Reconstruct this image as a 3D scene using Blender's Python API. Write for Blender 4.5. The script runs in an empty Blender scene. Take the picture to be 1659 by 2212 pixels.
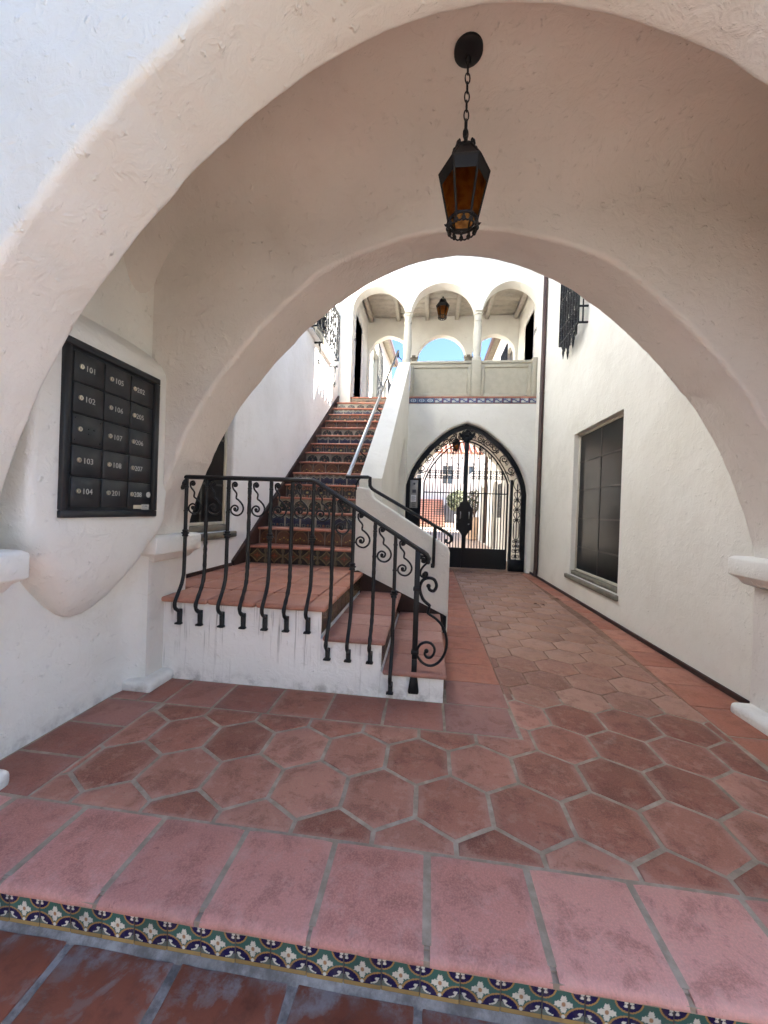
import bpy, bmesh, math, random
from mathutils import Vector, Matrix, noise
R = math.radians
PI = math.pi
random.seed(7)
scene = bpy.context.scene
COL = scene.collection

# ------------------------------------------------------------------ camera
yaw = math.atan(97 / 820.0); roll = 0.034; pitch = -math.atan(4 / 820.0)
f0 = Vector((-math.sin(yaw), math.cos(yaw), 0)); r0 = Vector((math.cos(yaw), math.sin(yaw), 0)); u0 = Vector((0, 0, 1))
fw = f0 * math.cos(pitch) + u0 * math.sin(pitch)
up = u0 * math.cos(pitch) - f0 * math.sin(pitch)
rt = r0 * math.cos(roll) + up * math.sin(roll)
uu = up * math.cos(roll) - r0 * math.sin(roll)
cam_d = bpy.data.cameras.new('camera')
cam = bpy.data.objects.new('camera', cam_d); COL.objects.link(cam)
cam.matrix_world = Matrix(((rt.x, uu.x, -fw.x, 0), (rt.y, uu.y, -fw.y, 0), (rt.z, uu.z, -fw.z, 1.2), (0, 0, 0, 1)))
cam_d.sensor_fit = 'HORIZONTAL'; cam_d.sensor_width = 36; cam_d.lens = 820 / 1659.0 * 36
cam_d.clip_start = 0.02; cam_d.clip_end = 2000
scene.camera = cam

# ------------------------------------------------------------------ sky, sun, exposure
SUN_EL, SUN_AZ = 42.0, 8.0          # degrees; azimuth measured from +X towards +Y
sd = Vector((math.cos(R(SUN_EL)) * math.cos(R(SUN_AZ)), math.cos(R(SUN_EL)) * math.sin(R(SUN_AZ)), math.sin(R(SUN_EL))))
world = bpy.data.worlds.new('World'); scene.world = world; world.use_nodes = True
wn = world.node_tree.nodes; wl = world.node_tree.links
bg = wn['Background']
sky = wn.new('ShaderNodeTexSky'); sky.sky_type = 'NISHITA'; sky.sun_disc = False
sky.sun_elevation = R(SUN_EL); sky.sun_rotation = R(90 - SUN_AZ)
sky.air_density = 0.7; sky.dust_density = 0.18; sky.ozone_density = 2.6; sky.altitude = 1500
wl.new(sky.outputs[0], bg.inputs[0]); bg.inputs[1].default_value = 0.05
sun_d = bpy.data.lights.new('sun', 'SUN'); sun_d.energy = 5.0; sun_d.angle = R(0.5); sun_d.color = (1.0, 0.972, 0.89)
sun = bpy.data.objects.new('sun', sun_d); COL.objects.link(sun)
sun.rotation_euler = (-sd).to_track_quat('-Z', 'Y').to_euler(); sun.location = (20, 5, 30)
scene.view_settings.view_transform = 'Standard'; scene.view_settings.look = 'None'
scene.view_settings.gamma = 1.0; scene.view_settings.use_curve_mapping = False
scene.view_settings.exposure = 3.62
scene.render.engine = 'CYCLES'
cy = scene.cycles
cy.max_bounces = 8; cy.diffuse_bounces = 6; cy.glossy_bounces = 3; cy.transmission_bounces = 4; cy.transparent_max_bounces = 8
cy.use_denoising = True; cy.use_adaptive_sampling = True; cy.adaptive_threshold = 0.03; cy.caustics_reflective = False; cy.caustics_refractive = False
try: cy.denoiser = 'OPENIMAGEDENOISE'
except Exception: pass
cy.sample_clamp_indirect = 8.0

# ------------------------------------------------------------------ helpers
def tag(o, label=None, cat=None, group=None, kind=None):
    if label: o['label'] = label
    if cat: o['category'] = cat
    if group: o['group'] = group
    if kind: o['kind'] = kind
    return o
def link(o, parent=None):
    COL.objects.link(o)
    if parent is not None: o.parent = parent
    return o
def empty(name, loc=(0, 0, 0), label=None, cat=None, group=None, kind=None):
    o = bpy.data.objects.new(name, None); o.location = loc; o.empty_display_size = 0.1
    COL.objects.link(o); return tag(o, label, cat, group, kind)
def put(name, me, parent=None, loc=None, rot=None, scale=None):
    """link an object on (shared) mesh data; loc is world, parents are unrotated empties"""
    o = bpy.data.objects.new(name, me)
    COL.objects.link(o)
    if parent is not None:
        o.parent = parent
        off = Vector((0, 0, 0)); p = parent
        while p is not None: off += p.location; p = p.parent
    else: off = Vector((0, 0, 0))
    o.location = (Vector(loc) if loc is not None else Vector((0, 0, 0))) - off
    if rot is not None: o.rotation_euler = rot
    if scale is not None: o.scale = scale
    return o
class MB:
    """collects simple shapes; build() links them as ONE mesh object"""
    def __init__(s): s.v = []; s.f = []; s.m = []
    def add(s, vs, fs, mi=0):
        n = len(s.v); s.v.extend([tuple(v) for v in vs]); s.f.extend([[i + n for i in f] for f in fs]); s.m.extend([mi] * len(fs)); return s
    def box(s, a, b, mi=0):
        (x0, y0, z0), (x1, y1, z1) = a, b
        return s.add([(x0, y0, z0), (x1, y0, z0), (x1, y1, z0), (x0, y1, z0), (x0, y0, z1), (x1, y0, z1), (x1, y1, z1), (x0, y1, z1)],
              [[0, 3, 2, 1], [4, 5, 6, 7], [0, 1, 5, 4], [1, 2, 6, 5], [2, 3, 7, 6], [3, 0, 4, 7]], mi)
    def tube(s, pts, r, n=6, closed=False, sx=1.0, sz=1.0, mi=0, cap=True):
        pts = [Vector(p) for p in pts]; m = len(pts)
        rr = r if isinstance(r, (list, tuple)) else [r] * m
        vs = []; fs = []; prev = None
        for i, p in enumerate(pts):
            if closed: t = pts[(i + 1) % m] - pts[i - 1]
            else: t = pts[min(i + 1, m - 1)] - pts[max(i - 1, 0)]
            if t.length < 1e-9: t = Vector((0, 0, 1))
            t.normalize()
            if prev is None:
                a = Vector((0, 1, 0)) if abs(t.y) < 0.9 else Vector((1, 0, 0))
                a = (a - t * a.dot(t)).normalized()
            else:
                a = prev - t * prev.dot(t)
                a = a.normalized() if a.length > 1e-6 else t.orthogonal().normalized()
            prev = a; b = t.cross(a)
            for k in range(n):
                an = 2 * PI * (k + 0.5) / n
                vs.append(p + a * math.cos(an) * rr[i] * sx + b * math.sin(an) * rr[i] * sz)
        mm = m if closed else m - 1
        for i in range(mm):
            j = (i + 1) % m
            for k in range(n):
                l = (k + 1) % n
                fs.append([i * n + k, i * n + l, j * n + l, j * n + k])
        if cap and not closed:
            fs.append(list(range(n))[::-1]); fs.append([(m - 1) * n + k for k in range(n)])
        return s.add(vs, fs, mi)
    def lathe(s, prof, c, n=20, mi=0, a0=0.0):
        vs = []; fs = []
        for (r, z) in prof:
            for k in range(n):
                a = 2 * PI * k / n + a0; vs.append((c[0] + r * math.cos(a), c[1] + r * math.sin(a), c[2] + z))
        for i in range(len(prof) - 1):
            for k in range(n):
                l = (k + 1) % n; fs.append([i * n + k, i * n + l, (i + 1) * n + l, (i + 1) * n + k])
        fs.append(list(range(n))[::-1]); fs.append([(len(prof) - 1) * n + k for k in range(n)])
        return s.add(vs, fs, mi)
    def prism(s, poly, axis, a, b, mi=0):
        """convex-ish polygon in the two other axes, extruded along axis from a to b"""
        def P(u, v, w): return (w, u, v) if axis == 'X' else ((u, w, v) if axis == 'Y' else (u, v, w))
        n = len(poly)
        vs = [P(u, v, a) for u, v in poly] + [P(u, v, b) for u, v in poly]
        fs = [list(range(n)), list(range(2 * n - 1, n - 1, -1))] + [[i, i + n, (i + 1) % n + n, (i + 1) % n] for i in range(n)]
        return s.add(vs, fs, mi)
    def mesh(s, name, mats, smooth=None, fix=True):
        me = bpy.data.meshes.new(name); me.from_pydata(s.v, [], s.f)
        for m in (mats if isinstance(mats, (list, tuple)) else [mats]): me.materials.append(m)
        if any(s.m): me.polygons.foreach_set('material_index', s.m)
        if fix:
            bm = bmesh.new(); bm.from_mesh(me); bmesh.ops.recalc_face_normals(bm, faces=bm.faces); bm.to_mesh(me); bm.free()
        if smooth is not None:
            me.polygons.foreach_set('use_smooth', [True] * len(me.polygons))
            try: me.set_sharp_from_angle(angle=R(smooth))
            except Exception: pass
        me.update(); return me
    def build(s, name, mats, parent=None, smooth=None, fix=True):
        return put(name, s.mesh(name, mats, smooth, fix), parent, parent and None or None) if parent is None else put(name, s.mesh(name, mats, smooth, fix), parent, (0, 0, 0))
def bevel_mesh(me, w, seg=2, ang=35):
    bm = bmesh.new(); bm.from_mesh(me)
    bmesh.ops.remove_doubles(bm, verts=bm.verts, dist=1e-5)
    es = [e for e in bm.edges if len(e.link_faces) == 2 and e.calc_face_angle(0) > R(ang)]
    bmesh.ops.bevel(bm, geom=es, offset=w, segments=seg, profile=0.5, affect='EDGES', clamp_overlap=True)
    bm.to_mesh(me); bm.free()
    me.polygons.foreach_set('use_smooth', [True] * len(me.polygons))
    try: me.set_sharp_from_angle(angle=R(50))
    except Exception: pass
    return me
def box_obj(name, a, b, mat, parent=None, bev=0.0, seg=2):
    me = MB().box(a, b).mesh(name, mat)
    if bev: bevel_mesh(me, bev, seg)
    return put(name, me, parent, (0, 0, 0))
def catmull(P, n=6, closed=False):
    P = [Vector(p) for p in P]; out = []; m = len(P)
    for i in range(m if closed else m - 1):
        a, b, c, d = (P[(i + k) % m] if closed else P[min(max(i + k, 0), m - 1)] for k in (-1, 0, 1, 2))
        for k in range(n):
            t = k / n
            out.append(0.5 * ((2 * b) + (c - a) * t + (2 * a - 5 * b + 4 * c - d) * t * t + (3 * b - a - 3 * c + d) * t ** 3))
    if not closed: out.append(P[-1])
    return out
def loop_normals(L):
    """unit normals pointing away from the loop's inside (2D)"""
    n = len(L); area = sum(L[i][0] * L[(i + 1) % n][1] - L[(i + 1) % n][0] * L[i][1] for i in range(n)); sg = 1 if area > 0 else -1
    out = []
    for i in range(n):
        a, b = Vector(L[i - 1]), Vector(L[(i + 1) % n]); t = (b - a)
        t = t.normalized() if t.length > 1e-9 else Vector((1, 0))
        out.append(Vector((t.y, -t.x)) * sg)
    return out
def plate(name, outer, holes, axis, w0, w1, mat, parent=None, r0=0.0, r1=0.0, wob=0.0, seg=5, smooth=40, sub=1, front=None):
    """wall slab: outer loop with holes in a plane, thickness w0..w1 along axis; hole edges rounded by r0 (at w0) and r1 (at w1)"""
    def P(u, v, w): return Vector((w, u, v)) if axis == 'X' else (Vector((u, w, v)) if axis == 'Y' else Vector((u, v, w)))
    bm = bmesh.new(); sg = 1 if w1 > w0 else -1
    H = []
    for h in holes:
        h = [Vector((p[0], p[1])) for p in h]; nn = loop_normals(h)
        if wob: h = [p + q * (noise.noise(Vector((p.x * 5, p.y * 5, 3.1))) * wob + noise.noise(Vector((p.x * 17, p.y * 17, 8.1))) * wob * 0.4) for p, q in zip(h, nn)]
        H.append((h, nn))
    faces_edges = {0: [], 1: []}
    def ring(pts, w): return [bm.verts.new(P(p[0], p[1], w)) for p in pts]
    def strip(A, B):
        n = len(A)
        for i in range(n):
            try: bm.faces.new((A[i], A[(i + 1) % n], B[(i + 1) % n], B[i]))
            except ValueError: pass
    def edges_of(ringv): 
        n = len(ringv); out = []
        for i in range(n):
            e = bm.edges.get((ringv[i], ringv[(i + 1) % n])) or bm.edges.new((ringv[i], ringv[(i + 1) % n])); out.append(e)
        return out
    if outer:
        A = ring(outer, w0); B = ring(outer, w1); strip(A, B)
        faces_edges[0] += edges_of(A); faces_edges[1] += edges_of(B)
    for h, nn in H:
        prof = []
        if r0 > 0:
            for k in range(seg + 1):
                a = PI / 2 * k / seg; prof.append((r0 * (1 - math.sin(a)), w0 + sg * r0 * (1 - math.cos(a))))
        else: prof.append((0, w0))
        wa = w0 + sg * r0; wb = w1 - sg * r1
        for k in range(1, sub): prof.append((0, wa + (wb - wa) * k / sub))
        if r1 > 0:
            for k in range(seg + 1):
                a = PI / 2 * k / seg; prof.append((r1 * (1 - math.cos(a)), w1 - sg * r1 * (1 - math.sin(a))))
        else: prof.append((0, w1))
        rings = []
        for (off, w) in prof:
            t_ = (w - w0) / (w1 - w0)
            rings.append(ring([((p if front is None else Vector(pf).lerp(p, t_)) + q * off) for p, q, pf in zip(h, nn, front or h)], w))
        for i in range(len(rings) - 1): strip(rings[i], rings[i + 1])
        faces_edges[0] += edges_of(rings[0]); faces_edges[1] += edges_of(rings[-1])
    for k in (0, 1):
        bmesh.ops.triangle_fill(bm, use_beauty=True, use_dissolve=False, edges=list(set(faces_edges[k])))
    bmesh.ops.recalc_face_normals(bm, faces=bm.faces)
    me = bpy.data.meshes.new(name); bm.to_mesh(me); bm.free()
    me.materials.append(mat)
    me.polygons.foreach_set('use_smooth', [True] * len(me.polygons))
    try: me.set_sharp_from_angle(angle=R(smooth))
    except Exception: pass
    return put(name, me, parent, (0, 0, 0))
def rect(u0, v0, u1, v1): return [(u0, v0), (u1, v0), (u1, v1), (u0, v1)]

# ------------------------------------------------------------------ materials
class NT:
    def __init__(s, name):
        s.mat = bpy.data.materials.new(name); s.mat.use_nodes = True
        s.n = s.mat.node_tree.nodes; s.l = s.mat.node_tree.links
        s.b = s.n['Principled BSDF']; s.out = s.n['Material Output']
    def N(s, t, **kw):
        nd = s.n.new(t)
        for k, v in kw.items(): setattr(nd, k, v)
        return nd
    def set(s, sock, val):
        if isinstance(val, bpy.types.NodeSocket): s.l.new(val, sock)
        else: sock.default_value = val
    def pos(s): return s.N('ShaderNodeNewGeometry').outputs['Position']
    def obj(s): return s.N('ShaderNodeTexCoord').outputs['Object']
    def rnd(s): return s.N('ShaderNodeObjectInfo').outputs['Random']
    def vmul(s, v, k):
        m = s.N('ShaderNodeVectorMath', operation='MULTIPLY'); s.l.new(v, m.inputs[0]); m.inputs[1].default_value = k; return m.outputs[0]
    def vadd(s, v, w):
        m = s.N('ShaderNodeVectorMath', operation='ADD'); s.l.new(v, m.inputs[0]); s.set(m.inputs[1], w); return m.outputs[0]
    def noise(s, v, scale, detail=4, rough=0.55, dist=0.0):
        m = s.N('ShaderNodeTexNoise'); s.l.new(v, m.inputs['Vector']); m.inputs['Scale'].default_value = scale
        m.inputs['Detail'].default_value = detail; m.inputs['Roughness'].default_value = rough; m.inputs['Distortion'].default_value = dist
        return m.outputs['Fac']
    def voro(s, v, scale):
        m = s.N('ShaderNodeTexVoronoi'); s.l.new(v, m.inputs['Vector']); m.inputs['Scale'].default_value = scale; return m.outputs['Distance']
    def math(s, op, a, b=0.0, clamp=False):
        m = s.N('ShaderNodeMath', operation=op, use_clamp=clamp); s.set(m.inputs[0], a); s.set(m.inputs[1], b); return m.outputs[0]
    def remap(s, v, a, b, c=0.0, d=1.0):
        m = s.N('ShaderNodeMapRange'); m.interpolation_type = 'SMOOTHSTEP'; s.l.new(v, m.inputs[0])
        for i, k in enumerate((a, b, c, d)): m.inputs[i + 1].default_value = k
        return m.outputs[0]
    def mix(s, f, a, b, mode='MIX'):
        m = s.N('ShaderNodeMix', data_type='RGBA', blend_type=mode, clamp_factor=True)
        s.set(m.inputs[0], f)
        s.set(m.inputs[6], (*a, 1) if isinstance(a, tuple) and len(a) == 3 else a)
        s.set(m.inputs[7], (*b, 1) if isinstance(b, tuple) and len(b) == 3 else b)
        return m.outputs[2]
    def sep(s, v):
        m = s.N('ShaderNodeSeparateXYZ'); s.l.new(v, m.inputs[0]); return m.outputs
    def bump(s, h, strength, dist, prev=None):
        m = s.N('ShaderNodeBump'); s.l.new(h, m.inputs['Height']); m.inputs['Strength'].default_value = strength; m.inputs['Distance'].default_value = dist
        if prev is not None: s.l.new(prev, m.inputs['Normal'])
        return m.outputs[0]
    def fin(s, col=None, rough=0.6, metal=0.0, spec=0.5, normal=None):
        if col is not None: s.set(s.b.inputs['Base Color'], (*col, 1) if isinstance(col, tuple) and len(col) == 3 else col)
        s.set(s.b.inputs['Roughness'], rough); s.b.inputs['Metallic'].default_value = metal
        s.b.inputs['Specular IOR Level'].default_value = spec
        if normal is not None: s.l.new(normal, s.b.inputs['Normal'])
        return s.mat
def plaster(name, c, grime=0.0, lump=1.0, streak=None):
    t = NT(name); p = t.pos()
    big = t.noise(p, 0.9, 3, 0.6); mid = t.noise(p, 5.5, 4, 0.6); fine = t.noise(p, 75, 2, 0.65)
    col = t.mix(t.remap(big, 0.35, 0.7), c, tuple(k * f for k, f in zip(c, (0.93, 0.925, 0.91))))
    col = t.mix(t.remap(mid, 0.5, 0.8, 0, 0.35), col, tuple(k * f for k, f in zip(c, (0.86, 0.84, 0.80))))
    chips = t.noise(t.vadd(p, (3.3, 1.7, 9.2)), 9, 4, 0.7, 1.2)
    col = t.mix(t.remap(chips, 0.66, 0.72, 0, 0.35), col, tuple(k * f for k, f in zip(c, (0.72, 0.70, 0.66))))
    sm_ = t.remap(t.noise(t.vadd(p, (2.2, 5.5, 1.1)), 1.7, 6, 0.62, 0.4), 0.50, 0.72, 0, 0.30)
    col = t.mix(sm_, col, tuple(k * f for k, f in zip(c, (0.76, 0.745, 0.72))))
    sq = t.noise(t.vmul(t.vadd(p, (4.4, 0.7, 3.9)), (1.0, 1.0, 4.5)), 5.5, 3, 0.6, 0.6)
    col = t.mix(t.remap(sq, 0.70, 0.74, 0, 0.22), col, tuple(k * 0.62 for k in c))
    if grime:
        z = t.sep(p)[2]
        low = t.math('MULTIPLY', t.remap(z, 0.0, 0.10, 1, 0), t.remap(t.noise(p, 11, 4, 0.7), 0.40, 0.7))
        col = t.mix(t.math('MULTIPLY', low, grime), col, (0.33, 0.31, 0.28))
    if streak:
        z0, z1 = streak
        q = t.vmul(p, (1, 1, 0.03)); st = t.noise(q, 38, 3, 0.65)
        z = t.sep(p)[2]
        m = t.math('MULTIPLY', t.remap(st, 0.56, 0.66), t.remap(z, z0, z1, 0.25, 0.9))
        m = t.math('MULTIPLY', m, t.remap(t.noise(p, 4, 3), 0.4, 0.62))
        col = t.mix(m, col, (0.30, 0.275, 0.24))
    und = t.noise(p, 2.6, 2, 0.5); tro = t.noise(p, 13, 4, 0.62, 0.8)
    lum = t.remap(t.noise(t.vadd(p, (7.7, 2.1, 0.4)), 27, 2, 0.6), 0.56, 0.78)
    h = t.math('ADD', t.math('MULTIPLY', und, 0.022 * lump), t.math('MULTIPLY', tro, 0.0078 * lump))
    h = t.math('ADD', h, t.math('MULTIPLY', t.math('MULTIPLY', lum, t.remap(tro, 0.45, 0.62)), 0.0040 * lump)); h = t.math('ADD', h, t.math('MULTIPLY', fine, 0.0012))
    b = t.bump(h, 1.0, 1.0)
    return t.fin(col, 0.85, spec=0.25, normal=b)
VAULT_SHADED = (0.735, 0.70, 0.645)  # beige vault plaster, darkened so the colour carries part of the vault's shade
M = {}
M['plaster'] = plaster('plaster', VAULT_SHADED)
M['plaster_front'] = plaster('plaster_front', (0.83, 0.82, 0.765), grime=0.5)
M['plaster_court'] = plaster('plaster_court', (0.82, 0.80, 0.73), lump=0.9)
M['plaster_left'] = plaster('plaster_left', (0.87, 0.865, 0.855), lump=0.8)
M['plaster_stain'] = plaster('plaster_stain', (0.87, 0.85, 0.81), grime=0.7, streak=(0.02, 0.55))
M['plaster_far'] = plaster('plaster_far', (0.80, 0.77, 0.71), lump=0.5)
M['bounce_white'] = plaster('bounce_white', (0.80, 0.77, 0.73), lump=0.5)  # pale plaster of the unseen house added to bounce light
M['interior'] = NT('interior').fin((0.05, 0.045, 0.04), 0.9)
def terracotta(name, c1, c2, worn, wear=0.35, rough=0.62, edge=0.15, white=0.15, blot=0.5, spec=0.4, vary=0.06):
    t = NT(name); p = t.pos(); r = t.rnd()
    off = t.N('ShaderNodeCombineXYZ'); t.l.new(t.math('MULTIPLY', r, 37.0), off.inputs[0]); t.l.new(t.math('MULTIPLY', r, 91.0), off.inputs[1])
    q = t.vadd(p, off.outputs[0])
    col = t.mix(r, c1, c2)
    r2 = t.N('ShaderNodeTexWhiteNoise'); r2.noise_dimensions = '1D'; t.l.new(r, r2.inputs['W'])
    col = t.mix(t.math('MULTIPLY', t.remap(r2.outputs['Value'], 0.45, 1.0), 0.45), col, worn)
    n1 = t.noise(q, 7.5, 7, 0.72, 0.35); col = t.mix(t.math('MULTIPLY', t.remap(n1, 0.47, 0.60), blot), col, tuple(k * 0.62 for k in c1))
    n2 = t.noise(t.vadd(q, (5.1, 3.3, 0)), 13, 7, 0.75); col = t.mix(t.math('MULTIPLY', t.remap(n2, 0.50, 0.62), wear), col, worn)
    n3 = t.noise(q, 150, 3, 0.75); col = t.mix(t.remap(n3, 0.42, 0.62, 0, 0.30), col, tuple(min(1, k * 1.5) for k in c2))
    g = t.N('ShaderNodeTexCoord').outputs['Generated']; gs = t.sep(g)
    ex = t.math('ABSOLUTE', t.math('SUBTRACT', gs[0], 0.5)); ey = t.math('ABSOLUTE', t.math('SUBTRACT', gs[1], 0.5))
    ed = t.math('MAXIMUM', ex, ey)
    em = t.math('MULTIPLY', t.remap(t.math('ADD', ed, t.math('MULTIPLY', t.math('SUBTRACT', n2, 0.5), 0.25)), 0.36, 0.5), edge)
    col = t.mix(em, col, worn)
    n4 = t.noise(t.vadd(q, (1.7, 8.8, 0)), 5, 6, 0.72, 0.6); col = t.mix(t.math('MULTIPLY', t.remap(n4, 0.62, 0.74), white), col, (0.50, 0.45, 0.42))
    dk = t.math('MULTIPLY', t.remap(t.noise(t.vadd(q, (9.1, 4.4, 2.0)), 34, 5, 0.75), 0.60, 0.68), 0.45); col = t.mix(dk, col, tuple(k * 0.45 for k in c1))
    hv = t.N('ShaderNodeHueSaturation'); t.l.new(col, hv.inputs['Color']); t.l.new(t.remap(r2.outputs['Value'], 0, 1, 1 - vary, 1 + vary), hv.inputs['Value']); col = hv.outputs[0]
    h = t.math('ADD', t.math('MULTIPLY', n1, 0.0022), t.math('ADD', t.math('MULTIPLY', n3, 0.0005), t.math('MULTIPLY', n2, 0.0012))); b = t.bump(h, 1.0, 1.0)
    return t.fin(col, t.remap(n2, 0.3, 0.7, rough - 0.10, rough + 0.12), spec=spec, normal=b)
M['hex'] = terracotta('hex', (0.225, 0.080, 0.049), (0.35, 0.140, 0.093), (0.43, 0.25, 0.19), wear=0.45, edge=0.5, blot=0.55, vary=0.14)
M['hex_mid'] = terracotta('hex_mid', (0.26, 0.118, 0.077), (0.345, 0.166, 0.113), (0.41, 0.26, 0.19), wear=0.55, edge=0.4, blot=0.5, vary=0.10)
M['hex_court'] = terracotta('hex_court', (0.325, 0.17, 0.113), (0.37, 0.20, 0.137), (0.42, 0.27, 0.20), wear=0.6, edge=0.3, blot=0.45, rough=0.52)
M['border'] = terracotta('border', (0.27, 0.10, 0.068), (0.33, 0.135, 0.10), (0.33, 0.21, 0.18), wear=0.35, edge=0.25)
M['strip'] = terracotta('strip', (0.36, 0.125, 0.072), (0.42, 0.165, 0.105), (0.40, 0.22, 0.16), wear=0.3, edge=0.2, white=0.1)
M['nosing'] = terracotta('nosing', (0.48, 0.200, 0.160), (0.58, 0.265, 0.218), (0.59, 0.345, 0.295), wear=0.4, edge=0.3, white=0.22, vary=0.12, blot=0.6)
M['landing'] = terracotta('landing', (0.40, 0.155, 0.095), (0.45, 0.19, 0.125), (0.43, 0.24, 0.18), wear=0.25, white=0.05, blot=0.3, rough=0.5)
M['step_tile'] = terracotta('step_tile', (0.33, 0.14, 0.10), (0.38, 0.185, 0.145), (0.38, 0.24, 0.20), wear=0.35, white=0.05, blot=0.35)
M['tread'] = terracotta('tread', (0.42, 0.14, 0.08), (0.49, 0.185, 0.115), (0.48, 0.28, 0.21), wear=0.3, white=0.08, rough=0.42)
M['rear_paving'] = terracotta('rear_paving', (0.48, 0.36, 0.28), (0.54, 0.41, 0.33), (0.58, 0.48, 0.40), wear=0.4)
M['roof_tile'] = terracotta('roof_tile', (0.42, 0.17, 0.10), (0.50, 0.24, 0.15), (0.45, 0.33, 0.26), wear=0.4, white=0.1)
def lower_tile():
    t = NT('lower_tile'); p = t.pos(); r = t.rnd()
    off = t.N('ShaderNodeCombineXYZ'); t.l.new(t.math('MULTIPLY', r, 13.0), off.inputs[0]); q = t.vadd(p, off.outputs[0])
    n1 = t.noise(q, 5.5, 7, 0.62, 0.6); n2 = t.noise(q, 22, 6, 0.7); n3 = t.noise(q, 90, 3, 0.7)
    col = t.mix(r, (0.23, 0.068, 0.038), (0.29, 0.098, 0.058))
    col = t.mix(t.remap(n2, 0.4, 0.7, 0, 0.5), col, (0.11, 0.038, 0.028))
    m = t.remap(t.math('ADD', n1, t.math('MULTIPLY', t.math('SUBTRACT', n2, 0.5), 0.35)), 0.50, 0.58)
    col = t.mix(t.math('MULTIPLY', m, 0.7), col, (0.26, 0.165, 0.135))
    y = t.sep(p)[1]
    wm = t.math('MULTIPLY', t.remap(t.math('ADD', y, t.math('MULTIPLY', t.math('SUBTRACT', n1, 0.5), 0.3)), 0.94, 1.03), t.remap(n2, 0.38, 0.65))
    col = t.mix(t.math('MULTIPLY', wm, 0.65), col, (0.36, 0.34, 0.33))
    b = t.bump(n1, 0.3, 0.01); b = t.bump(n3, 0.3, 0.0015, b)
    return t.fin(col, t.remap(m, 0, 1, 0.42, 0.75), spec=0.28, normal=b)
M['lower_tile'] = lower_tile()
def grout(name, a, b_, wet=0.0):
    t = NT(name); p = t.pos(); n1 = t.noise(p, 14, 6, 0.7); n2 = t.noise(p, 110, 4, 0.7); n3 = t.noise(p, 3, 4, 0.6)
    col = t.mix(t.remap(n1, 0.35, 0.68), a, b_); col = t.mix(t.remap(n3, 0.45, 0.7, 0, 0.5), col, tuple(k * 0.6 for k in a))
    b = t.bump(t.math('ADD', t.math('MULTIPLY', n2, 0.0012), t.math('MULTIPLY', n1, 0.002)), 1.0, 1.0)
    return t.fin(col, 0.9, spec=0.2, normal=b)
M['grout'] = grout('grout', (0.31, 0.25, 0.185), (0.45, 0.375, 0.295))
M['grout_court'] = grout('grout_court', (0.24, 0.135, 0.092), (0.34, 0.215, 0.155))
M['grout_stair'] = grout('grout_stair', (0.22, 0.17, 0.14), (0.30, 0.25, 0.21))
M['cement'] = grout('cement', (0.17, 0.15, 0.135), (0.40, 0.37, 0.345))
M['lower_bed'] = grout('lower_bed', (0.065, 0.060, 0.054), (0.11, 0.104, 0.096))
M['pavement'] = grout('pavement', (0.135, 0.138, 0.13), (0.18, 0.182, 0.172))
def iron():
    t = NT('iron'); p = t.pos(); n = t.noise(p, 60, 4, 0.6); n2 = t.noise(p, 14, 3)
    col = t.mix(t.remap(n2, 0.4, 0.75, 0, 0.6), (0.006, 0.0065, 0.0075), (0.013, 0.012, 0.012))
    return t.fin(col, t.remap(n2, 0.3, 0.7, 0.40, 0.58), spec=0.35, normal=t.bump(n, 0.35, 0.002))
M['iron'] = iron()
def paint(name, c, rough=0.5, var=0.12, metal=0.0, bump=0.15, spec=0.4):
    t = NT(name); p = t.pos(); n = t.noise(p, 8, 5, 0.6); f = t.noise(p, 90, 3)
    col = t.mix(t.remap(n, 0.35, 0.7), c, tuple(k * (1 - var) for k in c))
    return t.fin(col, rough, metal, spec, t.bump(f, bump, 0.0015))
M['khaki'] = paint('khaki', (0.44, 0.405, 0.31), 0.6, 0.1)
M['column'] = paint('column', (0.56, 0.53, 0.44), 0.65, 0.1)
M['ceiling_board'] = paint('ceiling_board', (0.56, 0.53, 0.46), 0.7, 0.18)
M['frame_tan'] = paint('frame_tan', (0.62, 0.57, 0.47), 0.6)
M['sill'] = paint('sill', (0.22, 0.195, 0.145), 0.7, 0.25)
M['muntin'] = paint('muntin', (0.075, 0.070, 0.060), 0.6)
M['door_green'] = paint('door_green', (0.15, 0.19, 0.175), 0.5)
M['door_pane'] = paint('door_pane', (0.16, 0.185, 0.195), 0.12, 0.2, spec=0.6)
M['pipe'] = paint('pipe', (0.070, 0.034, 0.026), 0.5, 0.25, spec=0.5)
M['steel'] = paint('steel', (0.42, 0.43, 0.45), 0.28, 0.1, metal=1.0)
M['brass'] = paint('brass', (0.62, 0.58, 0.48), 0.35, 0.1, metal=1.0)
M['mailbox'] = paint('mailbox', (0.030, 0.033, 0.036), 0.42, 0.2, metal=0.2, bump=0.05)
M['mailbox_door'] = paint('mailbox_door', (0.036, 0.039, 0.041), 0.40, 0.15, metal=0.2, bump=0.05)
M['number'] = paint('number', (0.52, 0.52, 0.48), 0.6, 0.05)
M['paper'] = paint('paper', (0.75, 0.75, 0.77), 0.8, 0.05)
M['sticker'] = paint('sticker', (0.55, 0.50, 0.36), 0.7, 0.1)
M['ink'] = paint('ink', (0.09, 0.09, 0.11), 0.7, 0.1)
M['skirting'] = paint('skirting', (0.050, 0.024, 0.018), 0.5, 0.3)
M['rust_tin'] = paint('rust_tin', (0.050, 0.044, 0.038), 0.55, 0.3, metal=0.3)
M['lantern_tin'] = paint('lantern_tin', (0.012, 0.011, 0.011), 0.55, 0.3, spec=0.3)
M['panel_steel'] = paint('panel_steel', (0.34, 0.335, 0.32), 0.45, 0.1)
M['leaf_dry'] = paint('leaf_dry', (0.13, 0.06, 0.035), 0.8)
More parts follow.
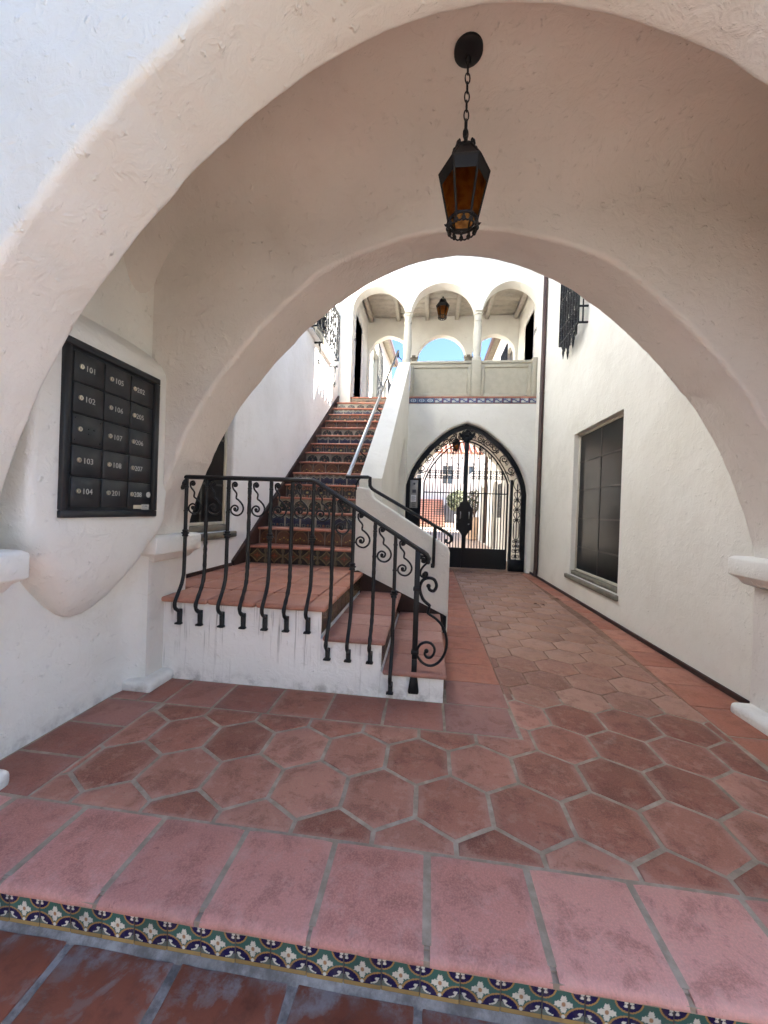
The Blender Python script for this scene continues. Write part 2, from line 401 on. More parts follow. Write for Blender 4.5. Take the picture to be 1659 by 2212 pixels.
M['pot'] = paint('pot', (0.60, 0.42, 0.30), 0.8, 0.2)
M['pot_white'] = paint('pot_white', (0.72, 0.70, 0.62), 0.7, 0.1)
M['foliage'] = paint('foliage', (0.11, 0.12, 0.055), 0.6, 0.4)
M['light_block_leaf'] = paint('light_block_leaf', (0.035, 0.055, 0.022), 0.6, 0.4)  # leaves of the unseen shrubs added to block light
M['awning'] = paint('awning', (0.075, 0.085, 0.10), 0.8)
M['soil'] = paint('soil', (0.06, 0.04, 0.03), 0.9)
def screen():
    t = NT('window_screen'); p = t.pos(); n = t.noise(p, 3, 3)
    col = t.mix(t.remap(n, 0.3, 0.7), (0.010, 0.0095, 0.0085), (0.019, 0.018, 0.016))
    return t.fin(col, 0.30, spec=0.14)
M['screen'] = screen()
def glass_dark():
    t = NT('glass_dark'); return t.fin((0.07, 0.085, 0.09), 0.08, spec=0.7)
M['glass'] = glass_dark()
def amber():
    t = NT('amber_glass'); p = t.pos(); n = t.noise(p, 30, 4)
    col = t.mix(t.remap(n, 0.35, 0.7), (0.50, 0.26, 0.085), (0.30, 0.14, 0.045))
    tr = t.N('ShaderNodeBsdfTranslucent'); t.l.new(col, tr.inputs[0])
    gl = t.N('ShaderNodeBsdfGlossy'); gl.inputs['Roughness'].default_value = 0.15; gl.inputs['Color'].default_value = (0.8, 0.8, 0.8, 1)
    tp = t.N('ShaderNodeBsdfTransparent'); t.l.new(col, tp.inputs[0])
    m1 = t.N('ShaderNodeMixShader'); m1.inputs[0].default_value = 0.35; t.l.new(tr.outputs[0], m1.inputs[1]); t.l.new(tp.outputs[0], m1.inputs[2])
    m2 = t.N('ShaderNodeMixShader'); m2.inputs[0].default_value = 0.0; t.l.new(m1.outputs[0], m2.inputs[1]); t.l.new(gl.outputs[0], m2.inputs[2])
    t.l.new(m2.outputs[0], t.out.inputs[0]); return t.mat
M['amber'] = amber()
def glaze(name, rough=0.25, dim=1.0):
    t = NT(name); a = t.N('ShaderNodeAttribute', attribute_name='Col'); p = t.pos(); n = t.noise(p, 40, 4); r = t.rnd()
    col = t.mix(t.remap(n, 0.4, 0.75, 0, 0.25), a.outputs['Color'], (0.16, 0.12, 0.09))
    v = t.N('ShaderNodeHueSaturation'); t.l.new(col, v.inputs['Color']); t.l.new(t.remap(r, 0, 1, 0.82 * dim, 1.12 * dim), v.inputs['Value'])
    return t.fin(v.outputs[0], rough, spec=0.5, normal=t.bump(n, 0.15, 0.002))
M['glaze'] = glaze('glaze', 0.22)
M['glaze_stair'] = glaze('glaze_stair', 0.30, 0.88)

# ================================================================== THE SETTING
AX = 0.13                                                  # axis of the two entry arches
HALF = [(0, 2.972), (.13, 2.955), (.27, 2.93), (.4, 2.885), (.565, 2.815), (.75, 2.71), (.93, 2.57), (1.1, 2.42), (1.28, 2.235), (1.45, 2.03),
        (1.57, 1.855), (1.69, 1.64), (1.76, 1.48), (1.83, 1.29), (1.88, 1.13), (1.91, 1.0), (1.92, .85), (1.92, .4), (1.92, 0.0), (1.92, -.3)]
def entry_arch(dz=0.0):
    right = [(AX + x, z + (dz if z > 2 else 0)) for x, z in HALF]; left = [(AX - x, z + (dz if z > 2 else 0)) for x, z in HALF[1:]]
    pts = catmull([(p[0], p[1], 0) for p in right[::-1]] , 5)[:-1] + catmull([(right[0][0], right[0][1], 0)] + [(p[0], p[1], 0) for p in left], 5)
    return [(p.x, p.y) for p in pts]
FA0, FA1, RA0, RA1 = 1.045, 1.36, 2.26, 2.66
front_wall = plate('front_wall', rect(-9, -.6, 9, 5.0), [entry_arch()], 'Y', FA0, FA1, M['plaster_front'], r0=.03, r1=.02, wob=.010, sub=4)
tag(front_wall, 'white stucco street wall with the wide arched entry in front', 'wall')
ra_loop = entry_arch(-.005)
ra_front = [(x, z if z < 2.62 else 2.62 + (z - 2.62) * .70) for x, z in ra_loop]
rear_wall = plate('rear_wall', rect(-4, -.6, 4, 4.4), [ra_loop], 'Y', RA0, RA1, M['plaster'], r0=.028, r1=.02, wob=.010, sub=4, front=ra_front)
tag(rear_wall, 'plaster wall with the second arch that opens to the courtyard', 'wall')
# vestibule side walls (solid in plan, soft inner corner)
def corner_arc(cx, cy, r, a0, a1, n=8): return [(cx + r * math.cos(a0 + (a1 - a0) * k / n), cy + r * math.sin(a0 + (a1 - a0) * k / n)) for k in range(n + 1)]
poly = [(-4, FA1 - .004), (-1.91, FA1 - .004), (-1.91, RA0 - .12)] + corner_arc(-1.79, RA0 - .12 + .002, .12, PI, PI / 2)[1:] + [(-4, RA0 + .002)]
lw = plate('side_wall', poly, [], 'Z', -.6, 3.1, M['plaster_front'])
tag(lw, 'white plaster side wall under the mailboxes in the entry passage', 'wall')
poly = [(4, FA1 - .004), (2.17, FA1 - .004), (2.17, RA0 - .12)] + corner_arc(2.05, RA0 - .12 + .002, .12, 0, PI / 2)[1:] + [(4, RA0 + .002)]
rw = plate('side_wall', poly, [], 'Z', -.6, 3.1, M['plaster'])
tag(rw, 'plaster side wall at the right of the entry passage', 'wall')
# coved ceiling of the vestibule
def coved_ceiling():
    x0, x1, y0, y1, zc, r = -1.91, 2.17, FA1 - .02, RA0, 3.235, .32
    nx, ny = 90, 40; vs = []; fs = []
    for j in range(ny + 1):
        for i in range(nx + 1):
            tx, ty = i / nx, j / ny
            x = x0 + (x1 - x0) * tx; y = y0 + (y1 - y0) * (0.5 - 0.5 * math.cos(PI * ty))
            ex = max(0, r - min(x - x0, x1 - x)); ey = max(0, r - (y1 - y)); e = min(r, math.hypot(ex, ey))
            e2 = math.hypot(ex, ey); z = zc - (r - math.sqrt(max(0, r * r - e * e))) - max(0, e2 - r) * 4.5 + noise.noise(Vector((x * 1.7, y * 1.7, 4))) * .010
            vs.append((x, y, z))
    for j in range(ny):
        for i in range(nx):
            a = j * (nx + 1) + i; fs.append([a, a + nx + 1, a + nx + 2, a + 1])
    m = MB().add(vs, fs)
    m.box((x0 - .6, y0 + .01, zc + .03), (x1 + .6, y1 - .01, 4.4))
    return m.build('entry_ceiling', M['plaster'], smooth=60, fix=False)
tag(coved_ceiling(), 'coved plaster ceiling of the entry passage above the lantern', 'ceiling')

# imposts and feet of the piers (parts of their walls)
def impost(parent, xa, xb, ya, yb, z0=.80, side=1):
    """moulded block; xa is the wall side, xb the free end"""
    m = MB(); prof = [(0.10, z0), (0.05, z0 + .015), (0.035, z0 + .045), (0.0, z0 + .065), (0.0, z0 + .17), (0.02, z0 + .185)]
    rings = []; vs = []; fs = []
    for (ins, z) in prof:
        for (x, y) in ((xa, ya + ins), (xb - side * ins, ya + ins), (xb - side * ins, yb - ins), (xa, yb - ins)): vs.append((x, y, z))
    for i in range(len(prof) - 1):
        for k in range(4): fs.append([i * 4 + k, i * 4 + (k + 1) % 4, i * 4 + 4 + (k + 1) % 4, i * 4 + 4 + k])
    fs += [[3, 2, 1, 0], [len(prof) * 4 - 4 + k for k in range(4)]]
    me = m.add(vs, fs).mesh('impost', M['plaster_front']); bevel_mesh(me, .007, 2)
    return put('impost', me, parent, (0, 0, 0))
impost(rear_wall, -1.95, -1.715, RA0 - .03, RA1 + .05, side=1)
impost(rear_wall, 2.22, 1.935, RA0 - .03, RA1 + .05, side=-1)
impost(front_wall, -1.95, -1.65, FA0 - .06, FA1 + .045, side=1)
impost(front_wall, 2.22, 1.91, FA0 - .06, FA1 + .045, side=-1)
def foot(parent, x0, x1, y0, y1, h=.065):
    me = MB().box((x0, y0, -.02), (x1, y1, h)).mesh('pier_foot', M['plaster_front'])
    bevel_mesh(me, .03, 3); return put('pier_foot', me, parent, (0, 0, 0))
foot(rear_wall, -2.0, -1.705, RA0 - .065, RA1 + .03); foot(rear_wall, 1.935, 2.3, RA0 - .065, RA1 + .0)
foot(front_wall, -2.0, -1.70, FA0 + .01, FA1 + .045); foot(front_wall, 1.95, 2.3, FA0 + .01, FA1 + .045)

# plaster housing that carries the mailboxes: a box above, a corbel tapering to a point below
def mail_housing():
    # each level: z, y0, y1, x_face, corner radius
    lev = [(.575, 1.80, 1.90, -1.885, .02), (.60, 1.755, 1.95, -1.858, .05), (.66, 1.69, 2.02, -1.812, .08), (.76, 1.61, 2.10, -1.762, .10), (.86, 1.54, 2.18, -1.732, .10),
           (.95, 1.485, 2.235, -1.715, .09), (1.02, 1.455, 2.28, -1.707, .07), (1.09, 1.44, 2.30, -1.704, .04), (1.3, 1.435, 2.31, -1.704, .03), (1.7, 1.45, 2.31, -1.704, .03),
           (1.97, 1.46, 2.31, -1.704, .03), (2.02, 1.465, 2.31, -1.710, .03), (2.07, 1.475, 2.31, -1.735, .04), (2.13, 1.49, 2.31, -1.80, .04), (2.19, 1.51, 2.31, -1.885, .03), (2.22, 1.53, 2.31, -1.93, .02)]
    lv = []
    for a, b in zip(lev[:-1], lev[1:]):
        n = 3
        for k in range(n): lv.append(tuple(p + (q - p) * k / n for p, q in zip(a, b)))
    lv.append(lev[-1])
    vs = []; fs = []; N = 0
    for (z, y0, y1, xf, r) in lv:
        r = min(r, (y1 - y0) / 2 * .9, max(.005, (xf + 1.93) * .9))
        ring = [(-1.96, y0)] + [(xf - r + r * math.sin(a), y0 + r - r * math.cos(a)) for a in [PI / 2 * k / 6 for k in range(7)]]
        m = 8; ring += [(xf, y0 + r + (y1 - y0 - 2 * r) * k / m) for k in range(1, m)]
        ring += [(xf - r + r * math.cos(a), y1 - r + r * math.sin(a)) for a in [PI / 2 * k / 6 for k in range(7)]] + [(-1.96, y1)]
        N = len(ring)
        for (x, y) in ring:
            d = noise.noise(Vector((x * 6, y * 6, z * 6))) * .003
            vs.append((x + d, y, z))
    for i in range(len(lv) - 1):
        for k in range(N - 1): fs.append([i * N + k, i * N + k + 1, (i + 1) * N + k + 1, (i + 1) * N + k])
    fs.append(list(range(N))); fs.append([(len(lv) - 1) * N + k for k in range(N)][::-1])
    return MB().add(vs, fs).build('mailbox_housing', M['plaster_front'], lw, smooth=60)
mail_housing()

# ------------------------------------------------------------------ ground and floors
g = MB().box((-300, -300, -.9), (300, 300, -.165)).build('ground', M['pavement']); tag(g, kind='structure')
lo = MB().box((-7, -2.2, -.3), (7, 1.07, -.137)).build('lower_pavement', M['lower_bed']); tag(lo, kind='structure')
floor = MB().box((-2.3, 1.06, -.3), (2.4, 2.62, -.004)).build('entry_floor', M['grout']); tag(floor, kind='structure')
court = MB().box((-2.3, 2.62, -.3), (2.4, 11.0, -.005)).build('courtyard_path', M['grout_court']); tag(court, kind='structure')
def clip(poly, a, b):
    """keep the part of poly left of the line a->b"""
    out = []; n = len(poly); d = lambda p: (b[0] - a[0]) * (p[1] - a[1]) - (b[1] - a[1]) * (p[0] - a[0])
    for i in range(n):
        p, q = poly[i], poly[(i + 1) % n]; dp, dq = d(p), d(q)
        if dp >= 0: out.append(p)
        if dp * dq < 0:
            t = dp / (dp - dq); out.append((p[0] + (q[0] - p[0]) * t, p[1] + (q[1] - p[1]) * t))
    return out
def slab(poly, mat, name, thick=.02, bev=.006, dome=0.0):
    """bevelled tile: polygon (local xy), top at z=0"""
    P = [Vector(p) for p in poly]; n = len(P); c = sum(P, Vector((0, 0))) / n
    def inset(d):
        nn = loop_normals([(p.x, p.y) for p in P]); return [p - q * d for p, q in zip(P, nn)]
    vs = []; L = [(0, -thick), (0, -bev), (bev * .3, -bev * .3), (bev, 0)]
    for d, z in L: vs += [(p.x, p.y, z) for p in inset(d)]
    fs = []
    for i in range(3):
        for k in range(n): fs.append([i * n + k, i * n + (k + 1) % n, (i + 1) * n + (k + 1) % n, (i + 1) * n + k])
    if dome:
        vs.append((c.x, c.y, dome)); fs += [[3 * n + k, 3 * n + (k + 1) % n, 4 * n] for k in range(n)]
    else: fs.append([3 * n + k for k in range(n)])
    return MB().add(vs, fs).mesh(name, mat, smooth=40)
def jitter_poly(poly, s, sub=4):
    out = []
    n = len(poly)
    for i in range(n):
        a, b = poly[i], poly[(i + 1) % n]
        for k in range(sub):
            t = k / sub; out.append((a[0] + (b[0] - a[0]) * t + random.uniform(-s, s), a[1] + (b[1] - a[1]) * t + random.uniform(-s, s)))
    return out
HW, HS = .3035, .3035 / math.sqrt(3)                    # hexagon pitch
def hexagon(g): 
    r = (HW - g) / math.sqrt(3); return [(r * math.cos(R(30 + 60 * k)), r * math.sin(R(30 + 60 * k))) for k in range(6)]
def area(p): return abs(sum(p[i][0] * p[(i + 1) % len(p)][1] - p[(i + 1) % len(p)][0] * p[i][1] for i in range(len(p)))) / 2
def hex_field(parent, mat, region_fn, g, xr, yr, z, bev, name='hex_tile', x_anchor=-.165, y_anchor=1.585):
    """region_fn: list of (a,b) half planes (keep left)"""
    var = [slab(jitter_poly(hexagon(g), .0016), mat, 'hex_tile', bev=bev) for _ in range(5)]
    var_h = [slab(jitter_poly(hexagon(g), .0016), M['hex'], 'hex_tile', bev=bev) for _ in range(3)] if parent is court else var
    var_m = [slab(jitter_poly(hexagon(g), .0016), M['hex_mid'], 'hex_tile', bev=bev) for _ in range(3)] if parent is court else var
    py = HS * 1.5
    j0 = int(math.floor((yr[0] - y_anchor) / py)) - 1; j1 = int(math.ceil((yr[1] - y_anchor) / py)) + 1
    for j in range(j0, j1 + 1):
        for i in range(int((xr[0] - x_anchor) / HW) - 2, int((xr[1] - x_anchor) / HW) + 3):
            cx = x_anchor + HW * (i + (0.5 if j % 2 else 0)); cyy = y_anchor + py * j
            poly = [(cx + x, cyy + y) for x, y in hexagon(g)]; full = poly
            pm, mt = parent, mat
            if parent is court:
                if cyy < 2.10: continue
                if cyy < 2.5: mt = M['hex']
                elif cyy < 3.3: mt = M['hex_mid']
            for a, b in region_fn: 
                if parent is floor and a == (3, 2.10) and cx > .545: continue
                poly = clip(poly, a, b)
                if len(poly) < 3: break
            if parent is floor and cyy >= 2.10 and cx > .545: continue
            if len(poly) < 3 or area(poly) < .0025: continue
            dz = z + random.uniform(-.0012, .0012); tilt = (random.uniform(-.004, .004), random.uniform(-.004, .004), 0)
            if abs(area(poly) - area(full)) < 1e-6:
                put(name, random.choice(var if mt is mat else (var_h if mt is M['hex'] else var_m)), parent, (cx, cyy, dz), tilt)
            else:
                c = (sum(p[0] for p in poly) / len(poly), sum(p[1] for p in poly) / len(poly))
                put(name, slab([(p[0] - c[0], p[1] - c[1]) for p in poly], mt, 'cut_hex_tile', bev=bev), parent, (c[0], c[1], dz))
def quad_tile(name, x0, y0, x1, y1, mat, parent, z=.0, g=.007, bev=.007, x0b=None, x1b=None, thick=.02, jit=.002):
    """rectangular tile; x0b/x1b give other x limits at y1"""
    x0b = x0 if x0b is None else x0b; x1b = x1 if x1b is None else x1b
    P = [(x0 + g, y0 + g), (x1 - g, y0 + g), (x1b - g, y1 - g), (x0b + g, y1 - g)]
    c = (sum(p[0] for p in P) / 4, sum(p[1] for p in P) / 4)
    P = jitter_poly([(p[0] - c[0], p[1] - c[1]) for p in P], jit)
    return put(name, slab(P, mat, name, bev=bev, thick=thick), parent, (c[0], c[1], z + random.uniform(-.001, .001)))
# hexagons of the entry
BY = 1.345
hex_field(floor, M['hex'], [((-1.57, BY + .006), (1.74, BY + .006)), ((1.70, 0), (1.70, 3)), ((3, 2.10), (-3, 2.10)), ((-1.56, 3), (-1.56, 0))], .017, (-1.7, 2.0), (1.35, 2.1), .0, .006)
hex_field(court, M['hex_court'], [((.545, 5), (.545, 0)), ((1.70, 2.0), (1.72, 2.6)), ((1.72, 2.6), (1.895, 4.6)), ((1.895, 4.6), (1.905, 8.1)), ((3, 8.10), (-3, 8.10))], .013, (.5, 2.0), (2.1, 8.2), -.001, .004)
# border along the left wall, along the landing and beside the steps
for y0, y1 in ((1.345, 1.595), (1.595, 1.85), (1.85, 2.105)): quad_tile('border_tile', -1.905, y0, -1.565, y1, M['border'], floor)
xs = [-1.72, -1.55, -1.235, -.893, -.56, -.222, .128, .53]
for i, (a, b) in enumerate(zip(xs[:-1], xs[1:])):
    quad_tile('border_tile', a, 2.105, b, 2.42, M['hex'] if i == 3 else M['border'], floor)
quad_tile('border_tile', -1.905, 2.105, -1.72, 2.25, M['border'], floor)
ys = [2.42, 2.75, 3.075, 3.41, 3.74, 4.1, 4.43, 4.76, 5.1, 5.43, 5.76, 6.1, 6.43, 6.76, 7.1, 7.43, 7.76, 8.1]
for a, b in zip(ys[:-1], ys[1:]): quad_tile('border_tile', .15, a, .54, b, M['strip'] if a > 2.7 else M['border'], court, g=.005, bev=.005)
def strip_x(y): 
    return 1.70 + (y - 2.0) * .033 if y < 2.6 else (1.72 + (y - 2.6) * .0875 if y < 4.6 else 1.895 + (y - 4.6) * .003)
y = 1.345
while y < 8.0:
    y2 = min(y + .333, 8.12); quad_tile('border_tile', strip_x(y), y, 2.105, y2, M['strip'], floor if y < 2.6 else court, x0b=strip_x(y2), g=.005, bev=.005); y = y2
# rounded front tiles of the step
def nosing_mesh(w, d, t=.030, rad=.022, mat=None, name='nosing_tile', ends=0.0):
    """tile lying in xy, front edge at y=0 rounded, back at y=d, top z=0"""
    prof = [(d, -t), (d, -.004), (d - .005, 0)]
    prof += [(rad - rad * math.sin(a) * 1.0, -rad * (1 - math.cos(a))) for a in [R(0), R(25), R(50), R(70), R(90)]] + [(0.001, -t + .006), (.006, -t)]
    nseg = 8; vs = []; fs = []
    n = len(prof); bow = [random.uniform(-.002, .002) for _ in range(nseg + 1)]
    for i in range(nseg + 1):
        x = -w / 2 + w * i / nseg; e = .004 if i in (0, nseg) else 0
        for (yy, zz) in prof: vs.append((x, yy + bow[i] * (1 if yy < d / 2 else 0), zz - (e if zz > -.02 else 0)))
    for i in range(nseg):
        for k in range(n): fs.append([i * n + k, i * n + (k + 1) % n, (i + 1) * n + (k + 1) % n, (i + 1) * n + k])
    fs.append(list(range(n))); fs.append([nseg * n + k for k in range(n)][::-1])
    return MB().add(vs, fs).mesh(name, mat, smooth=45)
NY = 1.025
nj = [-2.30, -1.935, -1.60, -1.295, -.957, -.63, -.296, .036, .369, .695, 1.033, 1.366, 1.70, 2.03]
for a, b in zip(nj[:-1], nj[1:]):
    put('nosing_tile', nosing_mesh(b - a - .016, BY - .004 - NY, mat=M['nosing']), floor, ((a + b) / 2 + random.uniform(-.003, .003), NY, random.uniform(-.001, .001)))
MB().box((-2.3, NY + .028, -.036), (2.03, BY + .01, -.007)).box((-2.3, NY + .0045, -.029), (2.03, NY + .0279, -.0125)).build('grout_bed', M['grout'], floor)
# lower pavement tiles
box_obj('joint_bed', (-2.45, -.36, -.2), (2.45, 1.034, -.1315), M['cement'], lo)
lj = [-2.35 + .345 * k - .05 for k in range(14)]
for a, b in zip(lj[:-1], lj[1:]):
    for (ya, yb) in ((.690, 1.032), (.345, .687), (.0, .342), (-.345, -.003)):
        quad_tile('paving_tile', a, ya, b, yb, M['lower_tile'], lo, z=-.1245, g=.011, bev=.012, jit=.003)
MB().prism([(1.012, -.14), (1.04, -.14), (1.04, -.114), (1.028, -.119), (1.018, -.128)], 'X', -2.3, 2.2).build('cement_fillet', M['cement'], lo, smooth=60)

# ------------------------------------------------------------------ courtyard walls
LX, RX, LY = -2.07, 2.12, 8.15
win_l = rect(2.95, .93, 3.80, 2.33); win_lu = rect(6.15, 4.17, 7.25, 5.75)
left_wall = plate('left_house', [(2.655, -.6), (10.3, -.6), (10.3, 6.45), (2.655, 6.45)], [win_l, win_lu], 'X', LX, LX - .3, M['plaster_left'], r0=.03)
tag(left_wall, 'white stucco house wall rising beside the tiled stairs at the left', 'house')
win_r = rect(4.53, .34, 5.98, 2.42); win_ru = rect(6.02, 3.95, 6.36, 5.6)
right_wall = plate('right_house', [(2.655, -.6), (8.15, -.6), (8.15, 6.85), (7.05, 6.85), (7.05, 9.15), (5.6, 9.15), (5.6, 8.7), (2.655, 8.7)], [win_r, win_ru], 'X', RX, RX + .35, M['plaster_court'], r0=.015)
tag(right_wall, 'cream stucco house wall along the right side of the courtyard path', 'house')
box_obj('skirting', (RX - .02, 2.7, 0), (RX + .01, 8.13, .035), M['skirting'], right_wall)
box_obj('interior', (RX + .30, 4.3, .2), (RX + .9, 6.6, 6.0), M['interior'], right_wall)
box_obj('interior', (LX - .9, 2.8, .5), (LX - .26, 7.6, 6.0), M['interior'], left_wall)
# roof edge of the right house: barrel tiles whose ends notch the sunlight on the left wall
for k in range(9):
    yy = 7.22 + k * .19
    m = MB(); pts = [(1.66 + .05 * (k % 2), yy, 6.80), (3.2, yy, 7.25)]; m.tube(pts, .085, 8)
    m.build('roof_tile', M['roof_tile'], right_wall, smooth=60)
MB().prism([(1.85, 6.77), (3.3, 7.15), (3.3, 7.3), (1.85, 6.86)], 'Y', 7.06, 9.0).build('roof_deck', M['roof_tile'], right_wall)

# ------------------------------------------------------------------ loggia
gate_pts = [(-.535, 1.603), (-.497, 1.834), (-.37, 2.159), (-.153, 2.483), (.085, 2.735), (.395, 2.975), (.738, 3.105), (1.075, 2.985), (1.355, 2.775), (1.62, 2.53), (1.835, 2.22), (1.975, 1.89), (2.026, 1.62)]
GC = .742
def gate_loop():
    a = catmull([(p[0], p[1], 0) for p in gate_pts[:7]], 6)[:-1] + catmull([(p[0], p[1], 0) for p in gate_pts[6:]], 6)
    a = [(p.x, p.y) for p in a]
    return [(-.535, -.3), (-.535, .5), (-.535, 1.1)] + a + [(2.026, 1.1), (2.026, .5), (2.026, -.3)]
loggia = empty('loggia_building', (0, LY, 0), 'white building with a gated archway below and a triple arched loggia above', 'building')
plate('gate_wall', rect(-2.3, -.6, 2.35, 3.50), [gate_loop()], 'Y', LY, 10.2, M['plaster_court'], loggia, r0=.05, r1=.03, wob=.006, sub=8)
a1 = [(-1.80, 5.45), (-1.79, 5.62), (-1.73, 5.78), (-1.622, 5.914), (-1.443, 6.013), (-1.233, 6.044), (-1.022, 5.998), (-.838, 5.873), (-.714, 5.707), (-.665, 5.55), (-.655, 5.47)]
a2 = [(-.525, 5.47), (-.515, 5.55), (-.46, 5.69), (-.337, 5.886), (-.108, 6.02), (.152, 6.066), (.413, 6.01), (.635, 5.868), (.77, 5.67), (.812, 5.55), (.82, 5.47)]
a3 = [(.98, 5.47), (.988, 5.55), (1.035, 5.68), (1.155, 5.875), (1.347, 6.005), (1.568, 6.05), (1.791, 5.995), (1.97, 5.87), (2.08, 5.73), (2.12, 5.6), (2.13, 5.45)]
def arc(a): return [(p.x, p.y) for p in catmull([(q[0], q[1], 0) for q in a], 4)]
up_loop = [(-1.80, 3.50)] + arc(a1) + arc(a2) + arc(a3) + [(2.13, 3.50)]
up_loop2 = [(-2.3, 3.50), (-1.80, 3.50)] + arc(a1) + arc(a2) + arc(a3) + [(2.13, 3.50), (2.35, 3.50), (2.35, 6.72), (-2.3, 6.72)]
plate('arcade_wall', up_loop2, [], 'Y', LY, LY + .28, M['plaster_court'], loggia)
# thin rounded lip round the arches
box_obj('loggia_floor', (-.745, LY + .02, 3.502), (2.35, 10.4, 3.65), M['step_tile'], loggia)
box_obj('loggia_floor', (-2.3, LY + .52, 3.502), (-.746, 10.4, 3.65), M['step_tile'], loggia)
plate('end_wall', rect(LY + .28, 3.65, 10.14, 6.6), [rect(8.57, 3.6, 9.27, 5.66)], 'X', -1.80, -2.1, M['plaster_left'], loggia, r0=.02)
plate('end_wall', rect(LY + .28, 3.65, 10.14, 6.6), [rect(8.62, 3.6, 9.35, 5.68)], 'X', 2.13, 2.4, M['plaster_court'], loggia, r0=.02)
b1 = [(-1.745, 5.2), (-1.735, 5.45), (-1.66, 5.62), (-1.53, 5.77), (-1.25, 5.885), (-.97, 5.82), (-.76, 5.66), (-.66, 5.45), (-.64, 5.3)]
b2 = [(-.45, 5.3), (-.435, 5.4), (-.36, 5.56), (-.157, 5.775), (.164, 5.889), (.49, 5.80), (.715, 5.60), (.80, 5.4), (.815, 5.3)]
b3 = [(.97, 5.3), (.985, 5.42), (1.06, 5.60), (1.236, 5.777), (1.52, 5.878), (1.80, 5.80), (1.98, 5.63), (2.06, 5.45), (2.075, 5.2)]
bl = [(-2.3, 3.65), (-1.745, 3.65)] + arc(b1) + [(-.64, 4.35), (-.45, 4.35)] + arc(b2) + [(.815, 4.35), (.97, 4.35)] + arc(b3) + [(2.075, 3.65), (2.35, 3.65), (2.35, 6.9), (-2.3, 6.9)]
bl = [(-2.3, 3.65), (-1.745, 3.65)] + arc(b1) + arc(b2) + arc(b3) + [(2.075, 3.65), (2.35, 3.65), (2.35, 6.9), (-2.3, 6.9)]
plate('rear_arcade_wall', bl, [], 'Y', 10.14, 10.36, M['plaster_court'], loggia)
box_obj('rear_parapet', (-.66, 10.17, 3.65), (2.075, 10.33, 4.42), M['khaki'], loggia)
box_obj('rear_threshold', (-1.745, 10.1, 3.65), (-.66, 10.33, 3.80), M['awning'], loggia, .01)
# board ceiling and beams
nb = 8
for k in range(nb):
    y0 = LY + .28 + k * (10.14 - LY - .28) / nb; y1 = LY + .28 + (k + 1) * (10.14 - LY - .28) / nb
    box_obj('ceiling_board', (-2.1, y0 + .006, 6.36), (2.4, y1 - .006, 6.42), M['ceiling_board'], loggia, .006, 1)
box_obj('ceiling_deck', (-2.1, LY + .28, 6.425), (2.4, 10.14, 6.6), M['skirting'], loggia)
for x in (-1.70, -.98, -.215, .55, 1.325, 2.05):
    box_obj('beam', (x - .05, LY + .28, 6.26), (x + .05, 10.14, 6.358), M['ceiling_board'], loggia, .008, 1)
# roof over the loggia
for k in range(12):
    MB().tube([(-2.2 + k * .4, LY + .02, 6.80), (-2.2 + k * .4, 9.4, 7.25)], .1, 8).build('roof_tile', M['roof_tile'], loggia, smooth=60)
MB().prism([(LY + .01, 6.72), (9.4, 7.2), (10.7, 6.75), (10.7, 6.85), (9.4, 7.3), (LY + .01, 6.80)], 'X', -2.3, 2.35).build('roof_deck', M['roof_tile'], loggia)
# columns
def column(x, y, z0, z1, r, name='column'):
    H = z1 - z0
    prof = [(r * 1.45, 0), (r * 1.45, .035), (r * 1.2, .045), (r * 1.32, .07), (r * 1.32, .09), (r * 1.0, .11), (r * .98, .13), (r * 1.18, .30), (r * 1.25, .42), (r * 1.2, .55), (r * 1.02, .80), (r * .95, H - .22),
            (r * .95, H - .20), (r * 1.12, H - .19), (r * 1.12, H - .165), (r * .98, H - .155), (r * 1.02, H - .06), (r * 1.3, H - .05), (r * 1.35, H - .03), (r * 1.35, H)]
    return MB().lathe(prof, (x, y, z0), 20).build(name, M['column'], loggia, smooth=35)
column(-.59, LY + .14, 4.40, 5.475, .075); column(.90, LY + .14, 4.42, 5.475, .075)
for x in (-.545, .89):
    MB().lathe([(.085, 0), (.085, .7), (.10, .72), (.10, .86), (.12, .88), (.12, .93)], (x, 10.25, 4.42), 16).build('rear_column', M['pipe'] if False else M['sill'], loggia, smooth=35)
# parapet panels
def panel(x0, x1):
    z0, z1 = 3.66, 4.42
    box_obj('parapet_panel', (x0 + .06, LY + .075, z0 + .06), (x1 - .06, LY + .11, z1 - .09), M['khaki'], loggia)
    for a, b in (((x0, LY + .045, z0), (x0 + .065, LY + .13, z1 - .06)), ((x1 - .065, LY + .045, z0), (x1, LY + .13, z1 - .06)),
                 ((x0 + .066, LY + .046, z0), (x1 - .066, LY + .13, z0 + .07)), ((x0 + .066, LY + .046, z1 - .14), (x1 - .066, LY + .13, z1 - .06))):
        box_obj('panel_frame', a, b, M['khaki'], loggia, .008, 2)
    for a, b in (((x0 + .067, LY + .058, z0 + .071), (x0 + .085, LY + .10, z1 - .141)), ((x1 - .085, LY + .058, z0 + .071), (x1 - .067, LY + .10, z1 - .141))):
        box_obj('panel_bead', a, b, M['khaki'], loggia, .005, 1)
    box_obj('parapet_cap', (x0, LY + .02, z1 - .058), (x1, LY + .16, z1), M['khaki'], loggia, .012, 2)
panel(-.50, .788); panel(.992, 2.02)
box_obj('parapet_post', (.79, LY + .015, 3.66), (.99, LY + .17, 4.435), M['khaki'], loggia, .012, 2)
box_obj('parapet_post', (2.022, LY + .015, 3.66), (2.125, LY + .17, 4.47), M['khaki'], loggia, .012, 2)
xx = -.50
while xx < 2.1:
    x2 = min(xx + .33, 2.12); box_obj('ledge_tile', (xx + .003, LY - .012, 3.622), (x2 - .003, LY + .18, 3.652), M['tread'], loggia, .008, 2); xx = x2

